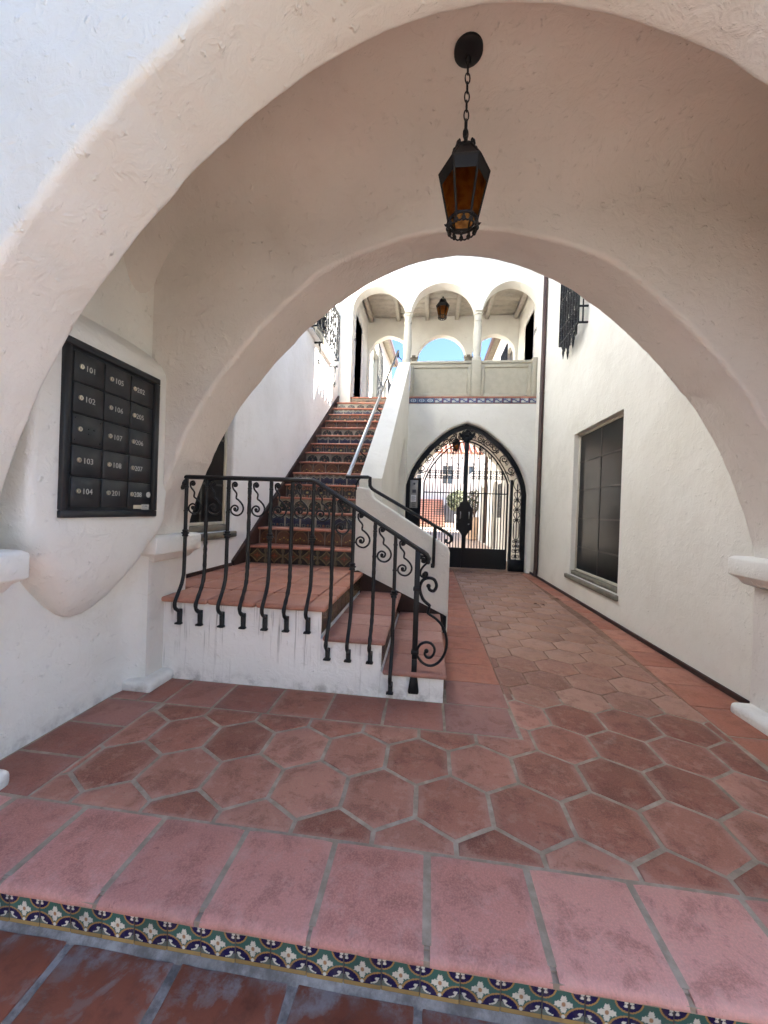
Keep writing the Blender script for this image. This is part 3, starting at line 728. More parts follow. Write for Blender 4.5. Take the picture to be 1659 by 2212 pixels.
# ================================================================== GLAZED TILE DESIGNS
def sm(a, b, x):
    t = min(1, max(0, (x - a) / (b - a))); return t * t * (3 - 2 * t)
def lerp(a, b, t): return tuple(p + (q - p) * t for p, q in zip(a, b))
CREAM = (.56, .50, .37); NAVY = (.016, .012, .07); GREEN = (.055, .145, .12); GOLD = (.44, .26, .09); WHT = (.74, .71, .60); BLK = (.018, .016, .016)
def ring_d(x, y, cx, cy, r): return abs(math.hypot(x - cx, y - cy) - r)
def d_flower(u, v):
    """green medallion with a white blossom, gold outline, navy corners with white curls, ochre foot"""
    x = u - .5; y = (v - .575) * .86
    if v < .155: return (.44, .28, .10) if v > .03 else (.22, .17, .10)
    ex = .5 - abs(x)
    d1 = math.hypot(ex, y - .41) / .30; d2 = math.hypot(ex * .84, y + .41) / .37
    c = GREEN
    if d1 < 1.14 or d2 < 1.12: c = GOLD
    if y < -.27 + .03 * math.cos(x * 20): c = GOLD
    if d1 < 1.0 or d2 < 1.0: c = NAVY
    if y < -.325 + .03 * math.cos(x * 20): c = NAVY
    r = math.hypot(x, y); th = math.atan2(y, x)
    pr = .085 + .155 * abs(math.cos(2 * th)) ** .8 - .035 * abs(math.cos(8 * th)) * (1 if r > .1 else 0)
    if r < pr: c = WHT
    if r < .055: c = (.42, .24, .13)
    if y > .12 and (math.hypot(ex - .07, y - .24) < .042 or math.hypot(ex - .055, y - .34) < .05): c = WHT
    if y < -.12:
        if abs(math.hypot(ex - .26, y + .13) - .19) < .022 and ex < .26 and y < -.14: c = WHT
        if math.hypot(ex - .115, y + .185) < .036: c = WHT
        if ex < .26 - math.sqrt(max(0, .0361 - (y + .13) ** 2)) - .03 and y < -.20: c = (.15, .17, .14)
        if math.hypot(x, y + .31) < .045: c = WHT
    if ex < .012: c = (.13, .12, .11)
    return c
def d_red(u, v):
    x, y = u - .5, v - .5; c = (.022, .016, .013)
    q = abs(x) ** .8 + abs(y) ** .8
    if q < .56: c = (.13, .075, .035)
    if abs(q - .56) < .04: c = (.30, .23, .11)
    r = math.hypot(x, y); th = math.atan2(y, x)
    if r < .12 + .06 * math.cos(4 * th): c = (.33, .065, .03)
    if .07 < r < .11 and math.cos(4 * th) < -.5: c = (.02, .02, .02)
    if r < .035: c = (.30, .22, .08)
    e = .5 - abs(x)
    if e < .05 + .05 * math.cos(y * 9) ** 2: c = (.20, .155, .075)
    if e < .018: c = (.10, .08, .05)
    return c
def d_brown(u, v):
    x, y = u - .5, v - .5; c = (.155, .058, .028)
    ar = math.hypot(x * 1.05, (v - .35) * .75)
    if v > .35 and ar > .47: c = (.06, .026, .018)
    if v > .3 and abs(ar - .45) < .02: c = (.25, .13, .06)
    if v > .3 and abs(ar - .36) < .015: c = (.10, .04, .02)
    for (px, py, s) in ((0, .45, .055), (-.25, .30, .045), (.25, .30, .045), (-.13, .36, .022), (.13, .36, .022)):
        if math.hypot(x - px, v - py) < s: c = (.52, .34, .08)
    if abs(x) < .03 and .1 < v < .4: c = (.09, .04, .02)
    if v < .05 or v > .96: c = (.07, .03, .02)
    if abs(x) > .475: c = (.34, .28, .21)
    return c
def d_blue(u, v):
    x = abs(u - .5); c = (.022, .026, .066)
    z = .78 - abs(((u * 2) % 1) - .5) * .0
    zig = .84 - .34 * (x / .5) if x < .25 else .67 + .34 * ((x - .25) / .5)
    if v > zig: c = (.06, .075, .075)
    if v > zig + .10: c = (.36, .31, .23) if v < zig + .16 else (.09, .07, .05)
    if abs(v - zig) < .05: c = (.42, .44, .36)
    if abs(v - (zig - .17)) < .022: c = (.07, .10, .16)
    if v < .36:
        d = math.hypot(u - .5, v - .16)
        if d < .09: c = (.26, .12, .06)
        if abs(math.hypot(x - .28, v - .14) - .10) < .025: c = (.22, .24, .17)
        if v < .05: c = (.18, .15, .10)
    if u < .03 or u > .97: c = (.44, .40, .32)
    return c
def d_dark(u, v):
    x = u - .5; c = (.016, .020, .018)
    ar = math.hypot(x, max(0, v - .42) * .95)
    if ar > .455: c = (.30, .26, .19)
    if abs(ar - .455) < .025: c = (.42, .38, .28)
    if ar < .43:
        s = math.sin(x * 24 + math.sin(v * 13) * 2.4) * math.sin(v * 15 + x * 9)
        if s > .62: c = (.12, .14, .08)
        for (px, py, rr) in ((0, .40, .075), (-.27, .26, .055), (.27, .26, .055), (-.12, .68, .04), (.14, .72, .04)):
            d = math.hypot(x - px, v - py)
            if d < rr: c = (.42, .17, .12) if d > rr * .4 else (.5, .36, .2)
    if v < .04: c = (.2, .17, .12)
    if u < .03 or u > .97: c = (.36, .32, .25)
    return c
def d_yellow(u, v):
    x = u - .5; c = (.048, .046, .046)
    d = math.hypot(x, v - .46)
    if d < .095: c = (.58, .47, .16)
    elif d < .13: c = (.05, .06, .09)
    for sy, py in ((1, .80), (-1, .14)):
        for px in (-.27, .27):
            dd = abs(math.hypot(x - px, v - py) - .115)
            if dd < .032: c = (.45, .36, .22) if sy < 0 else (.44, .23, .12)
            if math.hypot(x - px * 1.05, v - py) < .045: c = (.40, .13, .06)
        if abs(x) < .07 and abs(v - py) < .10: c = (.40, .15, .07)
    if .30 < v < .62 and abs(abs(x) - .30) < .03: c = (.18, .17, .13)
    if u < .025 or u > .975: c = (.30, .27, .21)
    return c
def d_orange(u, v):
    x = u - .5; c = (.34, .20, .10)
    d = math.hypot(x, v - .38)
    if d < .16: c = (.52, .33, .13)
    elif d < .22: c = (.08, .05, .03)
    dd = min(math.hypot(u, v - .42), math.hypot(1 - u, v - .42))
    if dd < .24: c = (.07, .055, .04)
    if v > .72: c = (.30, .25, .17)
    if abs(v - .70 - .04 * math.cos(u * 12.56)) < .03: c = (.07, .05, .04)
    if v < .1: c = (.28, .20, .13)
    return c
def d_wave(u, v):
    x = u - .5; c = (.55, .53, .47)
    w = v - .5 - .25 * math.sin(u * 2 * PI)
    if abs(w) < .12: c = (.03, .035, .16)
    if abs(w - .30) < .05 or abs(w + .30) < .05: c = (.12, .17, .22)
    if u < .09 or u > .93: c = (.055, .03, .11)
    if v < .06 or v > .94: c = (.05, .06, .14)
    return c
def d_round(u, v):
    x, y = u - .5, v - .5; c = (.10, .16, .24)
    r = math.hypot(x, y)
    if r < .40: c = (.48, .50, .48)
    if abs(r - .40) < .04: c = (.03, .05, .12)
    if r < .22 + .08 * math.cos(6 * math.atan2(y, x)): c = (.05, .09, .20)
    if r < .09: c = (.5, .5, .45)
    if v < .06 or v > .94: c = (.05, .06, .14)
    return c
def d_mosaic(u, v):
    x = (u * 3) % 1 - .5; y = (v * 3) % 1 - .5
    c = (.10, .075, .035)
    q = abs(x) + abs(y)
    if q < .30: c = (.22, .17, .09)
    if q < .14: c = (.04, .05, .06)
    if abs(q - .5) < .05: c = (.05, .03, .02)
    return c
def deco_mesh(name, fn, w, h, nx, ny, t=.010, mat='glaze'):
    """glazed tile standing in xz, front at y=0 (facing -y), colours as a point attribute"""
    vs = []; fs = []; cols = []
    for j in range(ny + 1):
        for i in range(nx + 1):
            u, v = i / nx, j / ny
            e = min(u, 1 - u) * w; e2 = min(v, 1 - v) * h; y = .0016 if min(e, e2) < 1e-6 else 0
            vs.append(((u - .5) * w, y, (v - .5) * h)); cols.append(fn(min(.999, max(.001, u)), min(.999, max(.001, v))))
    for j in range(ny):
        for i in range(nx):
            a = j * (nx + 1) + i; fs.append([a, a + 1, a + nx + 2, a + nx + 1])
    n = len(vs)
    for (x, z) in ((-w / 2, -h / 2), (w / 2, -h / 2), (w / 2, h / 2), (-w / 2, h / 2)): vs.append((x, t, z)); cols.append((.2, .15, .1))
    c = [0, nx, (ny + 1) * (nx + 1) - 1, ny * (nx + 1)]
    fs += [[c[0], n, n + 1, c[1]], [c[1], n + 1, n + 2, c[2]], [c[2], n + 2, n + 3, c[3]], [c[3], n + 3, n, c[0]]]
    me = MB().add(vs, fs).mesh(name, M[mat], fix=False)
    at = me.attributes.new('Col', 'FLOAT_COLOR', 'POINT')
    at.data.foreach_set('color', [k for c_ in cols for k in (*c_, 1.0)])
    return me

# decorated riser of the entry step
fl = deco_mesh('step_riser_tile', d_flower, .1045, .0885, 54, 46)
for k in range(-12, 13):
    put('step_riser_tile', fl, floor, (-.245 + .106 * k, 1.033 + random.uniform(-.0006, .0006), -.0748 + random.uniform(-.0008, .0008)))
MB().box((-2.3, 1.037, -.2), (2.2, 1.08, -.03)).build('riser_bed', M['cement'], floor)

# ================================================================== STAIRCASE
stairs = empty('staircase', (-1.4, 2.42, 0), 'terracotta staircase with painted tile risers climbing between white walls', 'staircase')
FY = 2.42; LZ = .56
blk = MB()
blk.prism([(-2.06, -.02), (-.675, -.02), (-.675, LZ - .03), (-2.06, LZ - .03)], 'Y', FY, 4.13)
blk.prism([(-.675, -.02), (-.272, -.02), (-.272, .345), (-.675, .345)], 'Y', FY, 3.84)
blk.prism([(-.272, -.02), (.128, -.02), (.128, .16), (-.272, .16)], 'Y', FY, 3.84)
blk.build('plinth', M['plaster_stain'], stairs)
# landing paving: front row with a rounded edge, square tiles behind
lx = [-1.80, -1.46, -1.13, -.80]
def paver(name, x0, y0, x1, y1, z, mat, g=.0035, bev=.005, t=.03):
    return box_obj(name, (x0 + g, y0 + g, z - t), (x1 - g, y1 - g, z), mat, stairs, bev, 2)
ly = [2.385, 2.73, 3.07, 3.41, 3.75, 4.09]
lxx = [-2.05, -1.80, -1.46, -1.12, -.78]
for j, (ya, yb) in enumerate(zip(ly[:-1], ly[1:])):
    for i, (xa, xb) in enumerate(zip(lxx[:-1], lxx[1:])):
        if j == 0 and i == 0: continue
        paver('landing_tile', xa, ya, xb, yb, LZ, M['landing'], bev=.014 if j == 0 else .004, t=.036 if j == 0 else .03)
    paver('landing_tile', -.78, ya, -.640, yb if yb < 3.8 else 3.82, LZ, M['landing'], bev=.013, t=.036)
for (xa, xb, z) in ((-.66, -.245, .372), (-.262, .150, .187)):
    yy = [2.385, 2.70, 2.98, 3.26, 3.54, 3.825]
    for k, (ya, yb) in enumerate(zip(yy[:-1], yy[1:])):
        paver('tread_tile', xa, ya, xb, yb, z, M['step_tile'], bev=.014, t=.036)
# mosaic risers that face the path
mos = deco_mesh('riser_tile', d_mosaic, .14, .15, 18, 18)
for (x, z) in ((-.672, .448), (-.269, .262), (.131, .078)):
    for k in range(10): put('riser_tile', mos, stairs, (x, 2.50 + k * .141, z), (0, 0, PI / 2))
# main flight
TR, RS, N0Y = .274, .194, 4.09
XL, XR = -2.035, -.752
kinds = ['red', 'brown', 'blue', 'dark', 'yellow', 'blue', 'brown', 'dark', 'yellow', 'blue', 'dark', 'brown', 'yellow', 'blue', 'dark', 'orange']
fns = dict(red=d_red, brown=d_brown, blue=d_blue, dark=d_dark, yellow=d_yellow, orange=d_orange)
TW = .202; TH = .166
dm = {k: deco_mesh('riser_tile', f, TW - .004, TH, 34, 30, mat='glaze_stair') for k, f in fns.items()}
dcut = {k: deco_mesh('riser_tile', (lambda f: (lambda u, v: f(u * .33, v)))(f), .062, TH, 12, 30, mat='glaze_stair') for k, f in fns.items()}
core = MB()
for i in range(16):
    zt = LZ + RS * (i + 1); y = N0Y + TR * i + .03
    core.box((-2.068, y, -.02), (-.748, y + TR + (.25 if i == 15 else 0), zt - .028))
core.build('stair_core', M['grout_stair'], stairs)
tread_var = [nosing_mesh(.428, TR + .03, t=.030, rad=.017, mat=M['tread'], name='tread_tile') for _ in range(4)]
for i in range(16):
    zt = LZ + RS * (i + 1); y = N0Y + TR * i
    for k in range(3):
        put('tread_tile', tread_var[(i + k) % 4], stairs, (XL + .2135 + k * .4285, y, zt + random.uniform(-.0015, .0015)), (0, 0, random.uniform(-.004, .004)))
    kd = kinds[i]
    for k in range(6): put('riser_tile', dm[kd], stairs, (XL + .012 + TW * (k + .5), y + .028, zt - .030 - TH / 2 + .001))
    put('riser_tile', dcut[kd], stairs, (XL + .012 + TW * 6 + .031, y + .028, zt - .030 - TH / 2 + .001))
# dark tiled skirting on the wall side
s0 = N0Y - .02; zoff = .03
MB().prism([(s0 - .25, LZ), (s0 - .25, LZ + .05), (s0 - .02, LZ + RS + .015), (N0Y + TR * 15, LZ + RS * 16 + .045), (N0Y + TR * 15 + .12, LZ + RS * 16 + .045), (N0Y + TR * 15 + .12, LZ + RS * 15), (s0 + .1, LZ)], 'X', LX - .005, LX + .033).build('skirting', M['skirting'], stairs)
box_obj('skirting', (LX - .005, 2.67, LZ - .01), (LX + .012, 3.82, LZ + .028), M['skirting'], stairs)
# parapet of the flight, with the arched recess below it
PX0, PX1 = -.75, -.505
rec = [(p.x, p.y) for p in catmull([(5.0, .6, 0), (5.25, 1.0, 0), (5.52, 1.34, 0), (6.1, 1.79, 0), (6.6, 2.16, 0), (7.0, 2.45, 0), (7.22, 2.58, 0), (7.42, 2.62, 0), (7.58, 2.52, 0), (7.64, 2.3, 0)], 4)]
rec = [(5.0, .05)] + rec + [(7.66, .05)]
par = plate('stair_parapet', [(4.0, -.1), (8.149, -.1), (8.149, 4.385), (8.0, 4.30), (4.0, 1.535)], [rec], 'X', PX1, PX1 - .12, M['plaster_court'], stairs, r0=.03)
par2 = plate('stair_parapet', [(4.0, -.1), (8.149, -.1), (8.149, 4.385), (8.0, 4.30), (4.0, 1.535)], [], 'X', PX1 - .121, PX0, M['plaster_court'], stairs)
# wing wall that closes the lower steps
wing = [(-.752, -.1), (.222, -.1), (.222, .80), (.205, .85), (-.555, 1.315), (-.585, 1.345), (-.60, 1.415), (-.752, 1.435)]
me = MB().prism(wing, 'Y', 3.83, 4.02).mesh('wing_wall', M['plaster_court']); bevel_mesh(me, .022, 3, 30)
put('wing_wall', me, stairs, (0, 0, 0))
MB().prism([(-.748, .57), (-.70, .575), (.175, .182), (.205, .165), (.205, .02), (-.748, .02)], 'Y', 3.822, 3.829).build('skirting', M['skirting'], stairs)
box_obj('skirting', (.175, 3.815, 0), (.206, 3.823, .17), M['iron'], stairs)

# painted tile band under the loggia parapet
bw = deco_mesh('band_tile', d_wave, .170, .098, 30, 18); br = deco_mesh('band_tile', d_round, .170, .098, 30, 18)
x = -.50 + .0885; k = 0
while x < 2.10:
    put('band_tile', br if k < 3 else bw, loggia, (x, LY - .008, 3.567)); x += .177; k += 1

# ================================================================== IRON RAILINGS
RY = 2.44
rail_path = [(-1.70, 1.383), (-1.30, 1.382), (-.80, 1.381), (-.765, 1.380), (-.743, 1.371), (-.72, 1.358), (-.06, .959), (-.03, .943), (-.004, .925), (.010, .900), (.004, .878)]
def rail_z(x):
    for a, b in zip(rail_path[:-1], rail_path[1:]):
        if a[0] <= x <= b[0]: return a[1] + (b[1] - a[1]) * (x - a[0]) / (b[0] - a[0])
    return 1.38
railing = empty('stair_railing', (-.8, RY, .2), 'black wrought iron railing with scrolls along the landing edge and lower steps', 'railing')
m = MB(); m.tube([(x, RY, z) for x, z in rail_path], .024, 8, sx=1.1, sz=.64); m.build('handrail', M['iron'], railing, smooth=50)
# leaf finial at the left end
m = MB()
for k, (dx, dz, r) in enumerate(((-.012, -.028, .030), (-.034, -.052, .024), (-.022, -.074, .020), (-.004, -.066, .022), (-.046, -.075, .014), (.006, -.04, .024))):
    m.lathe([(r * math.sin(a), -r * math.cos(a) * 1.15) for a in [PI * (j + .25) / 8 for j in range(8)]], (-1.69 + dx, RY, 1.385 + dz), 8)
m.build('leaf_finial', M['iron'], railing, smooth=50)
scroll = [(-.046, -.028), (-.050, -.035), (-.038, -.036), (-.032, -.024), (-.044, -.010), (-.062, -.018), (-.064, -.036), (-.058, -.055), (-.040, -.076), (-.033, -.090), (-.035, -.117), (-.018, -.130), (.006, -.155), (.017, -.184), (.008, -.214), (-.018, -.233), (-.049, -.229), (-.070, -.209), (-.069, -.183), (-.048, -.166), (-.026, -.173), (-.021, -.189), (-.030, -.203), (-.045, -.199), (-.043, -.190)]
scroll = [(x + .092, z + .002) for x, z in scroll]
def scroll_me(dz):
    m = MB(); pts = [(p.x, 0, p.y + dz) for p in catmull([(a, b, 0) for a, b in scroll], 4)]
    n = len(pts); rr = [.0062 + .0035 * (max(0, 1 - k / 7) + max(0, 1 - (n - 1 - k) / 7)) for k in range(n)]
    m.tube(pts, rr, 6); 
    for (x, z) in (scroll[0], scroll[-1]):
        m.lathe([(.012 * math.sin(a), -.012 * math.cos(a)) for a in [PI * (j + .2) / 6 for j in range(6)]], (x, 0, z + dz), 7)
    return m.mesh('scroll', M['iron'], smooth=60)
sc_me = scroll_me(0)
def collar_me(r=.021):
    pr = [(.010, -.026), (r * .8, -.024), (r, -.018), (r * .85, -.012), (r * .8, -.006), (r * 1.18, -.003), (r * 1.22, .004), (r * .8, .008), (r * .85, .014), (r, .019), (r * .75, .025), (.010, .027)]
    return MB().lathe(pr, (0, 0, 0), 10).mesh('collar', M['iron'], smooth=40)
col_me = collar_me()
def baluster(x, zr, zn, zs, style, collar_z):
    """zr rail, zn nosing top that the bar bows over, zs bottom of the shoe; the bar leaves plumb, bows out over the nosing and returns to the wall"""
    pts = [(x, RY, zr), (x, RY, zr - .12), (x, RY, zn + .42), (x, RY, zn + .24), (x, RY - .004, zn + .15), (x, RY - .024, zn + .085), (x, RY - .058, zn + .028), (x, RY - .086, zn - .022), (x, RY - .084, zn - .058), (x, RY - .058, zn - .082), (x, RY - .036, zn - .098)]
    P = []
    for a, b in zip(pts[:3], pts[1:4]):
        for k in range(8): P.append(Vector(a).lerp(Vector(b), k / 8))
    P += [Vector(p) for p in catmull(pts[3:], 4)]
    rr = []
    for p in P:
        r = .0122
        if style == 1: r = .0112 + .0026 * math.sin(p.z * 62) ** 2
        rr.append(r)
    m = MB(); m.tube(P, rr, 8)
    b = m.build('baluster', M['iron'], railing, smooth=60)
    s = MB(); zt = zn - .085
    s.prism([(RY - .046, zt), (RY - .022, zt + .006), (RY - .022, zs), (RY - .056, zs), (RY - .056, zs + .012), (RY - .043, zs + .016)], 'X', x - .014, x + .014)
    s.box((x - .026, RY - .052, zs - .001), (x + .020, RY - .023, zs + .011)); me = s.mesh('shoe', M['iron']); bevel_mesh(me, .003, 1)
    put('shoe', me, b, (0, 0, 0))
    if collar_z: put('collar', col_me, b, (x, RY, collar_z))
    for dz in (-.10, -.255):
        if dz < -.2 or True: put('ring', MB().lathe([(.010, -.007), (.0145, -.005), (.0145, .005), (.010, .007)], (0, 0, 0), 8).mesh('ring', M['iron'], smooth=40), b, (x, RY, zr + dz + (.04 if dz > -.2 else .03)))
    return b
BX = [-1.664, -1.514, -1.357, -1.206, -1.054, -.906, -.760, -.622, -.485, -.342, -.206]
for i, x in enumerate(BX):
    zr = rail_z(x) - .008
    if i < 7: zn, zs = LZ, .378
    elif i < 10: zn, zs = .372, .215
    else: zn, zs = .187, .032
    cz = {0: .996, 2: .997, 4: .993, 6: .99, 8: .823, 10: .66}.get(i)
    b = baluster(x, zr, zn, zs, i % 2, cz)
    if i > 0 or True:
        put('scroll', sc_me, b, (x, RY, zr - .012 - (0 if i < 6 else .012)), None, (1, 1, 1))
nx = -.060
m = MB(); m.box((nx - .017, RY - .017, .16), (nx + .017, RY + .017, rail_z(nx) - .006))
m.prism([(nx - .017, .19), (nx + .017, .19), (nx + .034, .06), (nx + .030, .045), (nx - .030, .045), (nx - .034, .06)], 'Y', FY - .022, FY - .002)
m.prism([(nx - .014, .26), (nx + .014, .26), (nx + .017, .185), (nx - .017, .185)], 'Y', FY - .022, RY + .016)
me = m.mesh('newel', M['iron']); bevel_mesh(me, .003, 1); nw = put('newel', me, railing, (0, 0, 0))
for z in (.704, .300): 
    me = MB().box((nx - .023, RY - .023, z - .012), (nx + .026, RY + .023, z + .012)).mesh('clasp', M['iron']); bevel_mesh(me, .004, 1); put('clasp', me, nw, (0, 0, 0))
nsc = [
 [(.025, .597), (.016, .560), (.020, .548), (.066, .52), (.108, .478), (.135, .417), (.14, .355), (.125, .291), (.089, .240), (.042, .218), (-.007, .232), (-.040, .271), (-.044, .313), (-.025, .349), (.009, .366), (.044, .358), (.065, .328), (.060, .293), (.040, .270), (.016, .272), (.004, .292), (.014, .310)],
 [(.014, .726), (.022, .702), (.048, .696), (.064, .728), (.050, .766), (.016, .777), (-.020, .764), (-.040, .726), (-.039, .691), (-.021, .643), (.0, .62), (.021, .604), (.025, .597)],
 [(-.024, .893), (-.034, .880), (-.019, .874), (-.006, .889), (-.010, .909), (-.027, .915), (-.044, .908)],
 [(.005, .878), (-.025, .846), (-.040, .817), (-.037, .789), (-.019, .780), (.001, .791), (.001, .809), (-.013, .811), (-.016, .797)]]
for q, w in zip(nsc, (.0085, .0105, .006, .007)):
    m = MB(); pts = [(p.x, RY, p.y) for p in catmull([(a, b, 0) for a, b in q], 5)]; m.tube(pts, w, 7, sx=1.2)
    for e in ((q[-1],) if len(q) > 12 and q[0][1] == .597 else ((q[0],) if len(q) > 12 else (q[0], q[-1]))):
        m.lathe([(.015 * math.sin(a), -.015 * math.cos(a)) for a in [PI * (j + .2) / 6 for j in range(6)]], (e[0], RY, e[1]), 8)
    m.build('newel_scroll', M['iron'], nw, smooth=60)
# handrail on the wing wall
wr = empty('wing_handrail', (-.2, 3.77, .65), 'black iron handrail with curled end above the sloping wing wall', 'handrail')
wp = [(-.843, 1.523), (-.62, 1.527), (-.598, 1.520), (-.600, 1.49), (-.596, 1.44), (-.575, 1.412), (-.545, 1.392), (.114, 1.036), (.178, 1.001), (.222, .966), (.232, .928), (.205, .897), (.174, .908), (.178, .938)]
m = MB(); m.tube([(p[0], 3.77, p[1]) for p in wp], [.024] * 9 + [.022, .019, .016, .014, .016], 8, sx=1.1, sz=.75); m.build('handrail', M['iron'], wr, smooth=50)
m = MB(); m.box((.046, 3.755, .665), (.076, 3.785, 1.05)); m.tube([(.061, 3.77, .67), (.061, 3.80, .665), (.061, 3.835, .665)], .016, 7); m.box((.036, 3.75, .65), (.072, 3.79, .69))
me = m.mesh('post', M['iron']); bevel_mesh(me, .004, 1); put('post', me, wr, (0, 0, 0))
m = MB(); m.tube([(-.70, 3.77, 1.515), (-.74, 3.79, 1.46), (-.748, 3.84, 1.40)], .008, 6); m.build('bracket', M['iron'], wr, smooth=60)
# steel grab rail up the flight
gr = empty('grab_rail', (-.86, 4.0, 1.55), 'straight steel grab rail running up the main flight', 'handrail')
MB().tube([(-.86, 3.93, 1.545), (-.86, 8.95, 4.955)], .0215, 12).build('rail', M['steel'], gr, smooth=60)
MB().tube([(-.86, 8.95, 4.957), (-.86, 9.03, 5.0), (-.86, 9.06, 4.96), (-.86, 9.06, 4.86)], .026, 10).build('end_cap', M['iron'], gr, smooth=60)
for y in (4.6, 5.9, 7.2, 8.3, 8.98):
    z = 1.545 + (y - 3.93) * .6793
    MB().tube([(p.x, p.y, p.z) for p in catmull([(-.86, y, z - .01), (-.86, y + .02, z - .09), (-.82, y + .05, z - .13), (-.78, y + .06, z - .17), (-.752, y + .06, z - .2)], 4)], .009, 6).build('bracket', M['iron'], gr, smooth=60)

# ================================================================== THINGS
def text_mesh(s, size, mat, name='number', ext=.0006):
    cu = bpy.data.curves.new('t', 'FONT'); cu.body = s; cu.size = size; cu.align_x = 'LEFT'; cu.align_y = 'CENTER'; cu.extrude = ext; cu.resolution_u = 2
    ob = bpy.data.objects.new('t', cu); COL.objects.link(ob)
    bpy.context.view_layer.update(); dg = bpy.context.evaluated_depsgraph_get()
    me = bpy.data.meshes.new_from_object(ob.evaluated_get(dg)); bpy.data.objects.remove(ob); bpy.data.curves.remove(cu)
    me.name = name; me.materials.clear(); me.materials.append(mat); return me
FACE_PX = Matrix(((0, 0, 1), (1, 0, 0), (0, 1, 0))).to_euler()       # text on a wall that faces +X
FACE_NX = Matrix(((0, 0, -1), (-1, 0, 0), (0, 1, 0))).to_euler()     # faces -X
FACE_NY = Matrix(((1, 0, 0), (0, 0, -1), (0, 1, 0))).to_euler()      # faces -Y
# ------------------------------------------------------------------ mailboxes
MX = -1.692
mb = empty('mailbox_bank', (MX, 1.87, 1.115), 'dark grey bank of fifteen numbered mailboxes in the plaster housing', 'mailboxes')
Y0, Y1, Z0, Z1 = 1.563, 2.182, 1.113, 1.963
fr = MB(); w = .036
fr.box((MX - .03, Y0, Z0), (MX + .010, Y1, Z0 + w)); fr.box((MX - .03, Y0, Z1 - w), (MX + .010, Y1, Z1))
fr.box((MX - .03, Y0, Z0 + w + .0005), (MX + .0102, Y0 + w, Z1 - w - .0005)); fr.box((MX - .03, Y1 - w, Z0 + w + .0005), (MX + .0102, Y1, Z1 - w - .0005))
me = fr.mesh('frame', M['mailbox']); bevel_mesh(me, .004, 1); put('frame', me, mb, (0, 0, 0))
box_obj('back_plate', (MX - .03, Y0 + w, Z0 + w), (MX - .007, Y1 - w, Z1 - w), M['mailbox'], mb)
nums = [['101', '105', '202'], ['102', '106', '205'], ['', '107', '206'], ['103', '108', '207'], ['104', '201', '208']]
ya, yb, za, zb = Y0 + w + .012, Y1 - w - .012, Z0 + w + .014, Z1 - w - .012
cw, rh = (yb - ya) / 3, (zb - za) / 5
lock_me = MB().lathe([(.0125, 0), (.0125, .003), (.0105, .006), (.003, .006)], (0, 0, 0), 14).mesh('lock', M['brass'], smooth=40)
slot_me = MB().box((-.0016, -.006, 0), (.0016, .006, .0068)).mesh('keyhole', M['ink'])
for r in range(5):
    for c in range(3):
        y0 = ya + c * cw + .004; y1 = ya + (c + 1) * cw - .004; z1 = zb - r * rh - .004; z0 = zb - (r + 1) * rh + .004
        d = box_obj('mailbox_door', (MX - .014, y0, z0), (MX + .002 + random.uniform(-.001, .001), y1, z1), M['mailbox_door'], mb, .003, 1)
        s = nums[r][c]; ly_ = y0 + (.036 if c < 2 else .022); lz = (z0 + z1) / 2 + .004
        lk = put('lock', lock_me, d, (MX + .002, ly_, lz), FACE_PX)
        kh = put('keyhole', slot_me, d, (MX + .002, ly_, lz), FACE_PX)
        if s:
            put('number', text_mesh(s, .040, M['number']), d, (MX + .0038, ly_ + (.020 if c < 2 else .014), lz - .002), FACE_PX)
            tag(d, 'mailbox door numbered ' + s)
        else:
            tag(d, 'plain mailbox door without a number')
            for (dy, dz) in ((.012, .055), (.012, -.05), (.15, .055), (.15, -.05), (.085, .012), (.115, .012), (.085, -.012)):
                put('rivet', MB().lathe([(.005, 0), (.004, .0025), (.001, .003)], (0, 0, 0), 8).mesh('rivet', M['mailbox']), d, (MX + .002, y0 + dy, (z0 + z1) / 2 + dz), FACE_PX)
# stickers
put('round_sticker', MB().lathe([(.017, 0), (.017, .001)], (0, 0, 0), 18).mesh('round_sticker', M['number']), mb, (MX + .0035, yb - .022, za + rh * .54), FACE_PX)
box_obj('label_plate', (MX + .003, yb - .135, za - .004), (MX + .0042, yb - .075, za + .018), M['sticker'], mb)
box_obj('label_plate', (MX + .003, yb - .074, za - .008), (MX + .0043, yb - .016, za + .022), M['number'], mb)
put('lettering', text_mesh('U.S. MAIL', .0115, M['ink'], 'lettering', .0002), mb, (MX + .0047, yb - .072, za + .012), FACE_PX)
put('lettering', text_mesh('approved by the', .0055, M['ink'], 'lettering', .0002), mb, (MX + .0047, yb - .070, za + .001), FACE_PX)

